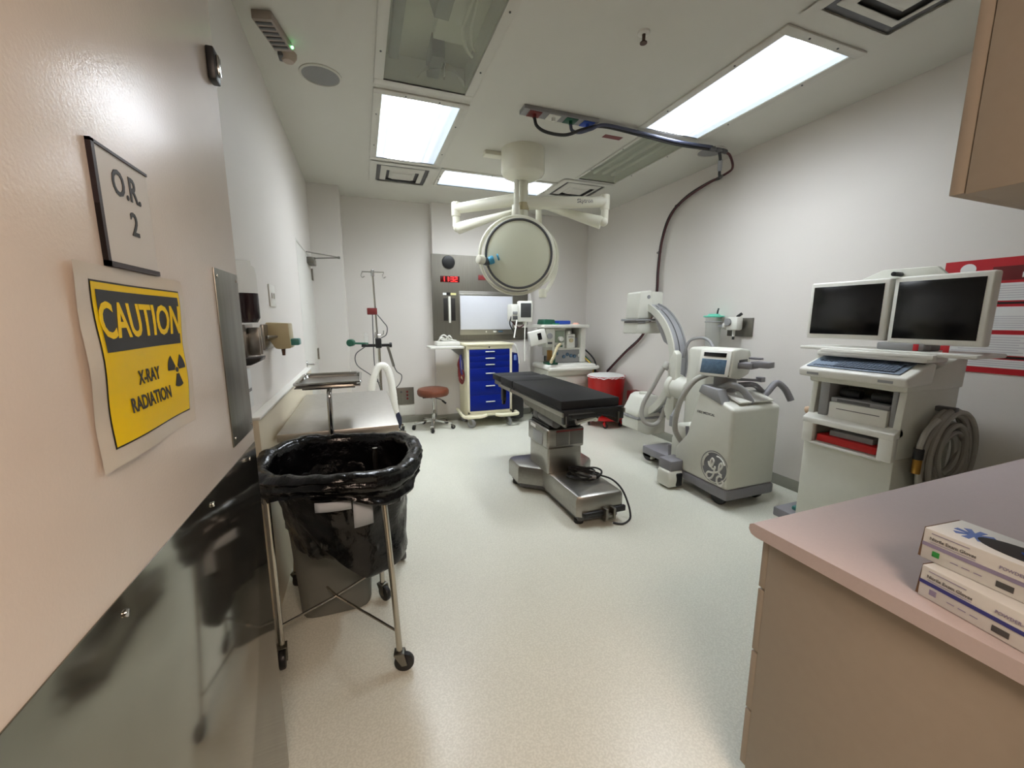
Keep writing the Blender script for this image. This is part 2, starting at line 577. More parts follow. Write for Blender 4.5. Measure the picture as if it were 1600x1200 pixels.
# near door, swung open along the left of the view
DX = -.315
d = struct('door_1', MB().box(DX - .045, DX, .10, 1.335, .008, 2.43, .002), 'door')
kp = obj('kick_plate', MB().box(DX, DX + .002, .12, 1.328, .01, 1.145, .0008), 'kick', d)
sc = MB()
for y in (.30, .60, .9, 1.2):
    sc.cyl((DX + .002, y, 1.115), (DX + .005, y, 1.115), .005, n=10, b=.001)
obj('screw', MB().cyl((DX + .002, .62, 1.118), (DX + .006, .62, 1.118), .0055, n=12, b=.0012), 'chrome', kp)
obj('screw', MB().cyl((DX + .002, .955, 1.118), (DX + .006, .955, 1.118), .0055, n=12, b=.0012), 'chrome', kp)
obj('screw', MB().cyl((DX + .002, 1.25, 1.118), (DX + .006, 1.25, 1.118), .0055, n=12, b=.0012), 'chrome', kp)
pp = obj('push_plate', MB().box(DX, DX + .0025, 1.135, 1.322, 1.185, 1.618, .0008), 'steel_d', d)
for z in (1.6, 1.205):
    for y in (1.15, 1.305):
        obj('screw', MB().cyl((DX + .0025, y, z), (DX + .005, y, z), .004, n=10, b=.001), 'chrome', pp)
hm = MB().box(DX, DX + .018, 1.262, 1.302, 2.075, 2.148, .004)
hw = obj('door_catch', hm, 'black', d)
obj('catch_tongue', MB().box(DX + .018, DX + .024, 1.272, 1.292, 2.09, 2.135, .002), 'chrome', hw)
for z in (.25, 1.2, 2.2):
    obj('hinge', MB().cyl((DX + .008, .10, z - .055), (DX + .008, .10, z + .055), .008, n=10), 'steel_d', d)

# room sign on the open door
t = thing('room_sign', 'white room sign with dark frame reading O.R. 2 on the open door', 'sign', (DX, .78, 1.58))
y0, y1, z0, z1 = .702, .848, 1.570, 1.728
fm = MB()
fm.box(DX, DX + .006, y0, y0 + .007, z0, z1).box(DX, DX + .006, y0, y1, z1 - .004, z1).box(DX, DX + .006, y0, y1, z0, z0 + .007)
obj('frame', fm, mat('dark_sign_frame', (52, 42, 46), .4), t)
obj('sign_face', MB().box(DX, DX + .004, y0 + .006, y1, z0 + .005, z1 - .003), mat('sign_white', (212, 208, 202), .35), t)
lt = MB()
lt.text('O.R.', .049, (DX + .0045, .781, 1.687), (0, 1, 0), (0, 0, 1), .0008, sx=.85)
lt.text('2', .047, (DX + .0045, .790, 1.637), (0, 1, 0), (0, 0, 1), .0008, sx=.95)
obj('lettering', lt, 'ink', t)

# laminated caution sheet
t = thing('caution_sign', 'laminated yellow caution X-ray radiation sheet taped on the open door', 'sign', (DX, .77, 1.32))
sh = MB()
LY0, LY1, LZ0, LZ1 = .622, .925, 1.308, 1.568
def wob(y, z):
    return .0022 * (math.sin(21 * y + 9 * z) + .6 * math.sin(47 * z - 15 * y)) + .004
sh.grid(lambda u, v: (DX + wob(LY0 + (LY1 - LY0) * u, LZ0 + (LZ1 - LZ0) * v) + .0004, LY0 + (LY1 - LY0) * u, LZ0 + (LZ1 - LZ0) * v), 24, 24)
sheet = obj('laminate_sheet', sh, 'lam', t)
PY0, PY1, PZ0, PZ1 = .652, .902, 1.334, 1.546
def panel(y0, y1, z0, z1, off, n=20):
    m_ = MB()
    m_.grid(lambda u, v: (DX + off + wob(y0 + (y1 - y0) * u, z0 + (z1 - z0) * v), y0 + (y1 - y0) * u, z0 + (z1 - z0) * v), n, n)
    return m_
obj('border', panel(PY0 - .0025, PY1 + .0025, PZ0 - .0025, PZ1 + .0025, .0008), 'ink', t)
obj('yellow_field', panel(PY0, PY1, PZ0, PZ1, .0013), 'yellow', t)
obj('header_band', panel(PY0 + .008, PY1 - .008, 1.457, PZ1 - .009, .0018), 'ink', t)
def wave_text(items):
    m_ = MB()
    for (s_, sz, y, z, bold, sx) in items:
        m_.text(s_, sz, (DX + .0022, y, z), (0, 1, 0), (0, 0, 1), bold, sx=sx, depth=.0002)
    bmesh.ops.subdivide_edges(m_.bm, edges=[e for e in m_.bm.edges if e.calc_length() > .008], cuts=2)
    for v in m_.bm.verts:
        v.co.x += wob(v.co.y, v.co.z)
    return m_
obj('heading', wave_text([('CAUTION', .066, .777, 1.4955, .0012, .80)]), 'yellow', t)
obj('lettering', wave_text([('X-RAY', .0285, .770, 1.4135, .0006, .86), ('RADIATION', .0285, .766, 1.378, .0006, .86)]), 'ink', t)
tf = MB()
cy_, cz_ = .866, 1.412
for a in (270, 30, 150):
    pts = [(cy_ + .006 * math.cos(math.radians(a)), cz_ + .006 * math.sin(math.radians(a)))]
    pts = []
    for k in range(9):
        an = math.radians(a - 28 + 56 * k / 8)
        pts.append((cy_ + .030 * math.cos(an), cz_ + .030 * math.sin(an)))
    for k in range(9):
        an = math.radians(a + 28 - 56 * k / 8)
        pts.append((cy_ + .0075 * math.cos(an), cz_ + .0075 * math.sin(an)))
    tf.prism(pts, 'x', DX + .0018, DX + .0024)
pts = [(cy_ + .0045 * math.cos(2 * PI * k / 16), cz_ + .0045 * math.sin(2 * PI * k / 16)) for k in range(16)]
tf.prism(pts, 'x', DX + .0018, DX + .0024)
for v in tf.bm.verts:
    v.co.x += wob(v.co.y, v.co.z)
obj('trefoil', tf, 'ink', t)

# far door in the left wall
d2 = struct('door_2', MB().box(-.575, -.5235, 4.283, 5.447, .008, 2.207, .001), 'door2')
fr = MB().box(-.63, -.518, 4.26, 4.283, 0, 2.23, .001).box(-.63, -.5215, 5.447, 5.47, 0, 2.23, .001).box(-.63, -.518, 4.283, 5.447, 2.207, 2.23, .001)
obj('door_frame', fr, 'door2', d2)
for z in (2.02, 1.08, .25):
    obj('hinge', MB().box(-.5235, -.518, 5.39, 5.465, z - .065, z + .065, .001).cyl((-.513, 5.447, z - .07), (-.513, 5.447, z + .07), .008, n=10), 'tubes', d2)
h = obj('door_handle', MB().cyl((-.527, 4.37, 1.06), (-.518, 4.37, 1.06), .035, n=18, b=.003).cyl((-.52, 4.37, 1.06), (-.465, 4.37, 1.06), .010)
        .tube([(-.465, 4.365, 1.06), (-.46, 4.42, 1.058), (-.465, 4.49, 1.055)], .010, sub=4), 'chrome', d2)
cl = obj('door_closer', MB().box(-.527, -.455, 5.05, 5.34, 2.105, 2.175, .01), 'steel_d', d2)
am = MB()
am.bar([(-.47, 5.26, 2.185), (-.20, 5.16, 2.19)], .026, .009).bar([(-.20, 5.16, 2.195), (-.515, 4.98, 2.215)], .022, .009)
am.cyl((-.20, 5.16, 2.18), (-.20, 5.16, 2.205), .013).cyl((-.47, 5.26, 2.17), (-.47, 5.26, 2.195), .016)
obj('closer_arm', am, 'steel_d', cl)
# notices taped on the far door
t = thing('door_notice', 'small white notices with red print taped on the far door', 'notice', (-.527, 4.7, 1.45))
obj('sheet', MB().box(-.527, -.5255, 4.42, 4.62, 1.46, 1.72), 'paper', t)
nm = MB()
for k in range(8):
    nm.box(-.5256, -.5252, 4.44, 4.60, 1.49 + k * .027, 1.503 + k * .027)
obj('print', nm, mat('faded_red_ink', (176, 96, 98), .6), t)
obj('sheet', MB().box(-.527, -.5255, 4.66, 4.84, 1.44, 1.70), 'paper', t)
nm = MB().box(-.5256, -.5252, 4.68, 4.70, 1.46, 1.69).box(-.5256, -.5252, 4.68, 4.83, 1.46, 1.478).box(-.5256, -.5252, 4.74, 4.78, 1.57, 1.60).box(-.5256, -.5252, 4.74, 4.78, 1.63, 1.66)
obj('print', nm, 'maroon', t)
obj('sticker', MB().box(-.527, -.5253, 4.50, 4.62, 1.375, 1.435), 'inkg', t)
t = thing('pink_notice', 'tall peach paper notice taped on the far door above the handle', 'notice', (-.527, 4.6, 1.1))
obj('sheet', MB().box(-.527, -.5255, 4.48, 4.80, 1.13, 1.365), 'pink', t)
nm = MB()
for k in range(5):
    nm.box(-.5256, -.5252, 4.56, 4.70, 1.16 + k * .04, 1.175 + k * .04)
obj('print', nm, mat('salmon_ink', (226, 140, 120), .6), t)

# ================================================================== CEILING FIXTURES
def troffer(name, label, x0, x1, y0, y1, lit, rim=.06, group=None, zc=HC):
    t = thing(name, label, 'ceiling light', ((x0 + x1) / 2, (y0 + y1) / 2, HC), 0, group)
    f = MB()
    X0, X1, Y0, Y1 = x0 - rim, x1 + rim, y0 - rim, y1 + rim
    f.box(X0, X1, Y0, y0, HC - .012, HC, .003).box(X0, X1, y1, Y1, HC - .012, HC, .003)
    f.box(X0, x0, y0, y1, HC - .012, HC, .003).box(x1, X1, y0, y1, HC - .012, HC, .003)
    obj('light_frame', f, 'ceil', t)
    hb = MB()
    zt = HC + .16
    g = .006
    hb.box(x0 - g, x1 + g, y0 - g, y1 + g, zt, zt + .01).box(x0 - g, x0 - .001, y0, y1, HC, zt).box(x1 + .001, x1 + g, y0, y1, HC, zt)
    hb.box(x0, x1, y0 - g, y0 - .001, HC, zt).box(x0, x1, y1 + .001, y1 + g, HC, zt)
    obj('housing', hb, 'white', t)
    for k, (sx, sy) in enumerate([(X0 + rim / 2, y0 + .3), (X1 - rim / 2, y0 + .3), (X0 + rim / 2, y1 - .3), (X1 - rim / 2, y1 - .3), ((x0 + x1) / 2 - .12, y0 - rim / 2), ((x0 + x1) / 2 + .12, y0 - rim / 2)]):
        obj('screw', MB().cyl((sx, sy, HC - .016), (sx, sy, HC - .012), .006, n=10), 'dgray', t)
    return t
t = troffer('fluorescent_panel', 'lit square-ended white ceiling panel left of the surgical lamp, before the vent', .225, .785, 3.235, 4.43, True, group='lit ceiling panels')
obj('lens', MB().box(.227, .783, 3.237, 4.428, HC - .004, HC + .004), 'lens_left', t)
t = troffer('fluorescent_panel', 'long lit white ceiling panel near the right wall', 2.30, 2.85, 1.83, 3.02, True, group='lit ceiling panels')
obj('lens', MB().box(2.302, 2.848, 1.832, 3.018, HC - .004, HC + .004), 'lens_right', t)
t = troffer('fluorescent_panel', 'lit crosswise ceiling panel farthest back, behind the surgical lamp mount', .925, 2.20, 4.545, 5.03, True, .04, 'lit ceiling panels')
ln = MB().box(-.24, .24, -.635, .635, -.004, .004)
lo = obj('lens', ln, 'lens_back', t, world=False)
lo.location = (0, 0, 0)
lo.rotation_euler = (0, 0, PI / 2)

# unlit fixture with a see-through cover
t = troffer('unlit_ceiling_fixture', 'unlit ceiling fixture with clear cover showing wiring, beside the top edge', .225, .775, 1.90, 3.05, False)
obj('cover', MB().box(.227, .773, 1.902, 3.048, HC - .003, HC + .003), 'prism', t)
inn = MB()
inn.box(.50, .70, 2.35, 2.72, HC + .10, HC + .16, .004)
obj('ballast_box', inn, 'white', t)
obj('wire_cover', MB().prism([(.44, HC + .16), (.47, HC + .07), (.55, HC + .07), (.58, HC + .16)], 'y', 1.92, 2.5), 'gray', t)
obj('reflector', MB().lathe([(.0, .10), (.10, .08), (.16, .0)], 20, a0=0, a1=PI, xf=Matrix.Translation((.60, 3.02, HC + .02)) @ Matrix.Rotation(PI, 4, 'Z')), 'white', t)
obj('wire', MB().tube([(.65, 2.30, HC + .10), (.62, 2.45, HC + .03), (.67, 2.6, HC + .02), (.74, 2.72, HC + .05)], .010, sub=8), 'white', t)
obj('wire', MB().tube([(.67, 2.32, HC + .11), (.67, 2.46, HC + .04), (.70, 2.58, HC + .03), (.75, 2.68, HC + .06)], .008, sub=8), 'white', t)
obj('socket', MB().box(.50, .58, 2.76, 3.0, HC + .03, HC + .16, .004), 'dgray', t)
obj('bracket', MB().box(.26, .32, 1.95, 3.0, HC + .10, HC + .16, .004), 'gray', t)
obj('spring_clip', MB().tube([(.585, 2.8, HC + .02), (.60, 2.88, HC + .015), (.615, 2.98, HC + .03)], .006, 8, sub=4), 'chrome', t)

t = troffer('dark_ceiling_fixture', 'unlit ribbed ceiling fixture under the hose, between lamp mount and right wall', 2.385, 2.865, 3.12, 4.28, False, .03)
obj('cover', MB().box(2.387, 2.863, 3.122, 4.278, HC - .003, HC + .003), 'prism', t)
rb = MB()
for k in range(4):
    rb.cyl((2.45 + k * .12, 3.15, HC + .07), (2.45 + k * .12, 4.25, HC + .07), .019, n=12)
obj('lamp_tubes', rb, 'white', t)

def vent(label, x0, x1, y0, y1, group):
    t = thing('air_vent', label, 'air vent', ((x0 + x1) / 2, (y0 + y1) / 2, HC), 0, group)
    cx_, cy_ = (x0 + x1) / 2, (y0 + y1) / 2
    hx, hy = (x1 - x0) / 2, (y1 - y0) / 2
    def ring(a, b, za, zb, th=.004):
        m_ = MB()
        o = []
        bm_ = m_.bm
        for s_, z in ((a, za), (b, zb)):
            o.append([(cx_ + i * hx * s_, cy_ + j * hy * s_, z) for i, j in ((-1, -1), (1, -1), (1, 1), (-1, 1))])
        for dz in (0, th):
            for k in range(4):
                q = [o[0][k], o[0][(k + 1) % 4], o[1][(k + 1) % 4], o[1][k]]
                q = [bm_.verts.new((p[0], p[1], p[2] + dz)) for p in q]
                bm_.faces.new(q if dz else q[::-1])
        return m_
    obj('vent_frame', ring(1.0, .80, HC - .010, HC - .014, .010), 'ceil', t)
    obj('gap_shade_plate', MB().box(cx_ - hx * .82, cx_ + hx * .82, cy_ - hy * .82, cy_ + hy * .82, HC - .003, HC - .001), 'dgray', t)  # flat plate; its grey stands in for the shade behind the louvers
    obj('louver', ring(.67, .50, HC - .008, HC - .026), 'ceil', t)
    obj('centre_plate', ring(.40, .30, HC - .010, HC - .026), 'ceil', t)
    obj('centre_plate', MB().box(cx_ - hx * .31, cx_ + hx * .31, cy_ - hy * .31, cy_ + hy * .31, HC - .028, HC - .024, .001), 'ceil', t)
    return t
G = 'square louvered ceiling vents'
vent('square louvered vent behind the left lit ceiling panel', .17, .84, 4.53, 5.18, G)
vent('square louvered vent beyond the surgical lamp, at the end of the dark fixture', 2.245, 2.90, 4.34, 4.97, G)
vent('square louvered vent at the top edge beside the right ceiling light and hanging cabinet', 2.22, 2.90, 1.03, 1.70, G)

def speaker(label, x, y, r):
    t = thing('ceiling_speaker', label, 'speaker', (x, y, HC), 0, 'round ceiling speakers')
    obj('rim', MB().lathe([(r, 0), (r, -.006), (r * .9, -.010), (r * .88, -.004), (r * .88, 0)], 40, c=(x, y, HC)), 'ceil', t)
    obj('grille', MB().lathe([(0, -.008), (r * .6, -.007), (r * .88, -.004)], 40, c=(x, y, HC)), mat('speaker_grille', (138, 138, 136), .6, bump=.5, bump_scale=300), t)
speaker('round grey speaker in the ceiling beside the motion detector', -.16, 3.16, .128)
speaker('round grey speaker in the ceiling by the right wall, under the hose end', 3.20, 3.20, .13)

t = thing('motion_detector', 'small beige cone-shaped detector on the ceiling by the left wall', 'detector', (-.325, 2.98, HC))
obj('detector_body', MB().lathe([(.0, -.05), (.03, -.045), (.048, -.02), (.05, 0)], 24, c=(-.325, 2.99, HC)), mat('beige_detector', (176, 160, 146), .5), t)
obj('lens', MB().box(-.375, -.345, 2.95, 3.02, HC - .038, HC - .012, .006), 'dgray', t)
t = thing('alarm_strobe', 'grey grilled alarm box with green indicator on the ceiling near the left wall', 'alarm', (-.36, 2.78, HC))
T = Matrix.Translation((-.365, 2.77, HC)) @ Matrix.Rotation(math.radians(-14), 4, 'Z')
obj('alarm_body', MB(T).box(-.05, .05, -.13, .13, -.045, 0, .006), mat('taupe_alarm', (156, 144, 134), .5), t)
gm = MB(T)
for k in range(6):
    gm.box(-.04, .04, -.11 + k * .038, -.092 + k * .038, -.05, -.044, .002)
obj('grille', gm, 'dgray', t)
obj('indicator', MB(T).sphere((.055, .11, -.03), .008, 10), 'led_g', t)
t = thing('sprinkler_head', 'small sprinkler head in the ceiling above the room centre', 'sprinkler', (1.56, 2.10, HC))
obj('escutcheon', MB().lathe([(.035, 0), (.032, -.008), (.012, -.012)], 20, c=(1.56, 2.1, HC)), 'white', t)
obj('sprinkler_body', MB().cyl((1.56, 2.1, HC - .05), (1.56, 2.1, HC - .008), .009).cyl((1.56, 2.1, HC - .055), (1.56, 2.1, HC - .05), .02, n=14), mat('bronze_sprinkler', (92, 72, 62), .4, .6), t)
t = obj('ceiling_label', MB().box(2.06, 2.24, 3.24, 3.30, HC - .002, HC - .0005, xf=None), 'maroon')
tag(t, 'small dark red label stuck on the ceiling below the hose', 'label')

# gas outlet strip and hoses
t = thing('gas_outlet_strip', 'ceiling strip of coloured gas outlets with hoses plugged in', 'gas outlet', (1.55, 3.07, HC))
obj('strip', MB().box(1.22, 1.86, 3.02, 3.13, HC - .03, HC, .004), 'gray', t)
for x, mm, nm in ((1.32, 'maroon', 'outlet_red'), (1.48, 'white', 'outlet_white'), (1.63, 'green', 'outlet_green'), (1.78, 'bluep', 'outlet_blue')):
    o = obj('outlet', MB().box(x - .05, x + .05, 3.03, 3.12, HC - .036, HC - .03, .002).cyl((x, 3.07, HC - .06), (x, 3.07, HC - .036), .015, n=12), mm, t)
    o['label'] = {'maroon': 'dark red gas outlet', 'white': 'white gas outlet', 'green': 'green gas outlet', 'bluep': 'blue gas outlet'}[mm]
t = thing('gas_hose_bundle', 'dark hose bundle strung below the ceiling and down the right wall', 'hose', (3.4, 3.2, 3.0))
obj('hose', MB().tube([(1.32, 3.07, 3.01), (1.34, 3.06, 2.95), (1.42, 3.05, 2.915), (1.58, 3.05, 2.92), (1.74, 3.05, 2.985), (1.92, 3.06, 3.035), (2.25, 3.05, 3.02), (2.65, 3.05, 3.0), (3.02, 3.03, 3.0)], .012, sub=8), 'bhose', t)
obj('hose', MB().tube([(1.63, 3.07, 3.01), (1.64, 3.06, 2.965), (1.70, 3.05, 2.955), (1.80, 3.04, 2.99), (1.92, 3.03, 3.035), (2.25, 3.03, 3.03), (2.65, 3.03, 3.015), (3.02, 3.01, 3.015)], .012, sub=8), mat('slate_hose', (66, 70, 90), .6), t)
obj('connector', MB().cyl((3.0, 3.02, 3.005), (3.06, 3.02, 3.005), .022, n=14, b=.004).cyl((3.08, 3.02, 3.005), (3.13, 3.02, 3.0), .018, n=14, b=.004).cyl((3.15, 3.02, 3.005), (3.2, 3.02, 3.0), .02, n=14, b=.004).cyl((3.0, 3.02, 3.005), (3.2, 3.02, 3.0), .011), 'dgray', t)
obj('hose', MB().tube([(3.12, 3.02, 2.99), (3.17, 3.05, 2.93), (3.20, 3.08, 2.86), (3.25, 3.12, 2.83), (3.36, 3.2, 2.87), (3.43, 3.30, 2.885), (3.465, 3.46, 2.90), (3.465, 3.77, 2.84), (3.465, 4.01, 2.70), (3.465, 4.13, 2.44), (3.465, 4.17, 2.11), (3.465, 4.17, 1.86), (3.465, 4.2, 1.6), (3.465, 4.4, 1.29), (3.465, 4.77, 1.03), (3.465, 5.18, .72)], .013, sub=8), 'bhose', t)
obj('hose', MB().tube([(3.18, 3.02, 3.0), (3.28, 3.05, 2.99), (3.40, 3.12, 2.93), (3.44, 3.22, 2.91), (3.44, 3.46, 2.88), (3.44, 3.76, 2.81), (3.44, 3.96, 2.69), (3.445, 4.09, 2.44), (3.445, 4.13, 2.11), (3.445, 4.13, 1.86), (3.445, 4.17, 1.6), (3.445, 4.38, 1.27), (3.445, 4.75, 1.01), (3.445, 5.16, .70)], .011, sub=8), 'mhose', t)
obj('check_valve', MB().cyl((3.17, 3.05, 2.94), (3.20, 3.08, 2.86), .020, n=12, b=.004), 'gray', t)
for p in ((3.465, 3.9, 2.78), (3.455, 4.15, 2.3), (3.455, 4.57, 1.15)):
    obj('hose_tie', MB().torus(p, .026, .004, (0, .3, 1), 16, 6), 'black', t)

# ================================================================== LEFT WALL FITTINGS
t = thing('soap_dispenser', 'clear wall bottle half full of dark soap in a steel bracket, nearest the open door', 'soap dispenser', (XL, 2.1, 1.3))
bt = MB().lathe([(.0, 0), (.034, .0), (.045, .02), (.045, .20), (.040, .235), (.028, .245), (.028, .262), (0, .262)], 24, c=(-.465, 2.08, 1.485))
obj('bottle', bt, 'clear', t)
obj('soap', MB().lathe([(0, -.0006), (.0346, -.0006), (.0457, .02), (.0457, .125), (0, .125)], 24, c=(-.465, 2.08, 1.485)), 'liquid', t)
obj('bracket', MB().box(XL, -.50, 2.16, 2.30, 1.30, 1.475, .003).box(-.50, -.455, 2.19, 2.205, 1.33, 1.46, .002).box(-.50, -.46, 2.26, 2.275, 1.33, 1.46, .002), 'steel', t)
obj('spout_cup', MB().prism([(XL, 1.325), (-.42, 1.335), (-.425, 1.318), (-.46, 1.30), (XL, 1.295)], 'y', 2.02, 2.12, .004), 'black', t)
t = thing('wall_card_holder', 'white card holder with small printed line low on the left wall', 'card holder', (XL, 2.2, 1.1))
obj('holder', MB().box(XL, -.505, 2.08, 2.20, 1.09, 1.27, .004), 'paper', t)
pm = MB()
for k in range(4):
    pm.box(-.505, -.5045, 2.105 + k * .022, 2.12 + k * .022, 1.165, 1.18)
obj('print', pm, 'inkg', t)
t = thing('light_switch', 'white two-gang light switch plate on the left wall', 'light switch', (XL, 2.87, 1.65))
obj('plate', MB().box(XL, -.512, 2.85, 3.02, 1.575, 1.71, .003), 'white', t)
obj('toggle', MB().box(-.512, -.505, 2.895, 2.915, 1.625, 1.66, .003), 'white', t)
obj('toggle', MB().box(-.512, -.505, 2.955, 2.975, 1.625, 1.66, .003), 'white', t)
t = thing('scrub_dispenser', 'beige box dispenser with teal button and brown nozzle on the left wall', 'dispenser', (XL, 2.7, 1.3))
obj('dispenser_body', MB().prism([(-.515, 1.48), (-.40, 1.475), (-.395, 1.33), (-.455, 1.325), (-.475, 1.33), (-.515, 1.40)], 'y', 2.66, 2.80, .006), 'beige', t)
obj('mount', MB().box(XL, -.505, 2.55, 2.86, 1.33, 1.47, .003).cyl((-.50, 2.58, 1.40), (-.44, 2.72, 1.40), .008), 'steel', t)
obj('button', MB().box(-.40, -.352, 2.68, 2.76, 1.345, 1.385, .008), 'teal', t)
obj('nozzle', MB().cyl((-.445, 2.72, 1.285), (-.445, 2.72, 1.33), .008, .012, n=12), mat('brown_nozzle', (92, 62, 46), .4), t)

# ================================================================== HAMPER, BIN, STEEL TABLE
legs = [(.075, 1.59), (.028, 2.09), (-.405, 1.80), (-.425, 2.36)]
hc_ = Vector((-.122, 1.975, 0))
t = thing('linen_hamper', 'tall tubular hamper stand on casters holding a black bag, nearest the open door', 'hamper', (hc_.x, hc_.y, 0))
for i, (x, y) in enumerate(legs):
    tp = hc_ + (Vector((x, y, 0)) - hc_).normalized() * min(.356, (Vector((x, y, 0)) - hc_).length)
    obj('leg', MB().tube([(x, y, .10), (x * .6 + tp.x * .4, y * .6 + tp.y * .4, .45), (tp.x, tp.y, .85)], .0125, 14, sub=3), 'tubes', t)
    caster(t, x, y, .042, .022, [-.2, -1.0, -1.45, 1.2][i], 'black')
rg = MB()
rg.torus((hc_.x, hc_.y, .855), .333, .011, n=48)
obj('bag_ring', rg, 'tubes', t)
ctr = Vector((-.19, 1.96, .165))
bm_ = MB()
for (x, y) in legs:
    bm_.tube([(x, y, .185), ctr], .006, 8, sub=1)
obj('cross_brace', bm_, 'tubes', t)
# the bag: inside wall, rolled rim, outer skirt
def bag_pt(u, v):
    a = 2 * PI * u
    # v: 0 deep inside .. 0.45 rim .. 1 bottom edge of skirt
    wr = noise.noise(Vector((math.cos(a) * 3, math.sin(a) * 3, v * 2.0)))
    wr2 = noise.noise(Vector((math.cos(a) * 9, math.sin(a) * 9, v * 5 + 3)))
    cr = 1 - abs(noise.noise(Vector((math.cos(a) * 5 + 4, math.sin(a) * 5, v * 9)))) * 2.4
    rim = .872 + .012 * math.sin(3 * a + .6) + .012 * wr
    if v < .42:
        q = v / .42
        r = .205 + .09 * q ** .6 + .02 * wr * (1 - q) + .008 * wr2 * (1 - q * .5) - .012 * cr * (1 - q)
        z = .46 + (rim - .46) * q
    elif v < .58:
        q = (v - .42) / .16 * PI
        r = .332 - .034 * math.cos(q) + .008 * wr2
        z = rim + .020 * math.sin(q) + .008 * wr2
    else:
        q = (v - .58) / .42
        drop = .068 + .02 * math.sin(a + 2.4) + .065 * max(0, math.cos(a + 1.02)) ** 14 + .02 * math.sin(2 * a + 1) + .03 * wr + .10 * max(0, -math.cos(a + .35)) ** 3
        r = .366 + .007 * math.sin(q * 11 + 2 * a) - .03 * q + .014 * wr2 * (0.5 + q) + .008 * cr * q
        z = rim - drop * q + .004 * wr2
    r += .036 * max(0, math.cos(a + 1.09)) ** 5 * min(1, v * 1.6)
    return (hc_.x + r * math.cos(a) * 1.0, hc_.y + r * math.sin(a) * 1.0, z)
bag = tag(obj('trash_bag', MB().grid(bag_pt, 96, 44, True), 'bag'), 'black plastic liner draped over the rim of the hamper stand', 'trash bag')
def sag_pt(u, v):
    a = 2 * PI * u
    d = Vector((math.cos(a), math.sin(a), 0))
    wr = noise.noise(Vector((d.x * 2.5, d.y * 2.5, v * 3 + 7)))
    wr2 = noise.noise(Vector((d.x * 8, d.y * 8, v * 6)))
    k = max(-1, min(1, 2.2 * (d.dot(Vector((.96, -.2, 0))) + .05)))
    low = .50 - .12 * k + .02 * wr
    r = .275 + .035 * max(0, .5 - v) - .02 * v + .02 * wr + .012 * wr2
    z = .80 - (.80 - low) * min(1, v / .8)
    cx0 = hc_.x + .03 * v
    if v > .8:
        q = (v - .8) / .2
        r = (.26 + .03 * wr) * math.cos(q * PI / 2)
        z = low - .04 * math.sin(q * PI / 2)
    return (cx0 + r * d.x, hc_.y + r * d.y, z)
sb = obj('bag_body', MB().grid(sag_pt, 72, 30, True), 'bag', bag, world=False)
sb.data.transform(Matrix.Translation(-bag.location))
tgm = MB()
def tagp(a0, a1, z0, z1, rr):
    m_ = MB()
    m_.grid(lambda u, v: (hc_.x + rr * math.cos(a0 + (a1 - a0) * u), hc_.y + rr * math.sin(a0 + (a1 - a0) * u), z0 + (z1 - z0) * v), 8, 3)
    return m_
for (a0, a1, z0, z1, rr) in ((-1.42, -1.18, .655, .775, .325), (-1.85, -1.44, .745, .785, .332), (-.78, -.52, .76, .82, .325)):
    p_ = tagp(a0, a1, z0, z1, rr)
    for f in list(p_.bm.faces):
        pass
    p_.bm.transform(Matrix.Translation(-bag.location))
    o = obj('bag_label', p_, mat('grey_label', (172, 178, 184), .5), bag, world=False)
    md = o.modifiers.new('thickness', 'SOLIDIFY')
    md.thickness = .003
    o['label'] = 'pale label stuck on the black bag'

t = thing('trash_can', 'grey tapered plastic bin standing on the floor under the hamper', 'trash can', (-.20, 2.20, 0))
cb = MB()
def can_ring(hw, hd, z, n=40):
    pts = []
    for k in range(n):
        a = 2 * PI * k / n
        c_, s_ = math.cos(a), math.sin(a)
        p = 5.0
        rr = (abs(c_) ** p + abs(s_) ** p) ** (-1 / p)
        pts.append((-.20 + hw * rr * c_, 2.19 + hd * rr * s_, z))
    return pts
rows = [can_ring(.165, .14, .004), can_ring(.17, .145, .02), can_ring(.192, .167, .44), can_ring(.197, .172, .50), can_ring(.206, .181, .505), can_ring(.206, .181, .535), can_ring(.192, .167, .535), can_ring(.164, .139, .03)]
b_ = cb.bm
R_ = [[b_.verts.new(p) for p in r] for r in rows]
for A, B in zip(R_, R_[1:]):
    for k in range(len(A)):
        b_.faces.new((A[k], A[(k + 1) % len(A)], B[(k + 1) % len(A)], B[k]))
b_.faces.new(R_[0][::-1])
b_.faces.new(R_[-1])
obj('can_body', cb, 'bin', t)

t = thing('steel_table', 'long stainless steel back table along the left wall guard', 'table', (-.145, 3.03, 0))
obj('tabletop', MB().box(-.465, .175, 2.41, 3.66, .835, .88, .005), mat('satin_table_steel', (198, 194, 186), .42, 1.0, noise_amt=.05, noise_scale=30, rvar=.05), t)
for x, y in ((.15, 2.44), (.15, 3.62), (-.43, 2.70), (-.43, 3.62)):
    obj('leg', MB().cyl((x, y, .10), (x, y, .835), .019, n=16), 'tubes', t)
    caster(t, x, y, .042, .024, -1.2, 'dgray', .11)
obj('brace', MB().tube([(-.43, 3.62, .22), (.15, 3.62, .22)], .012, sub=1), 'tubes', t)

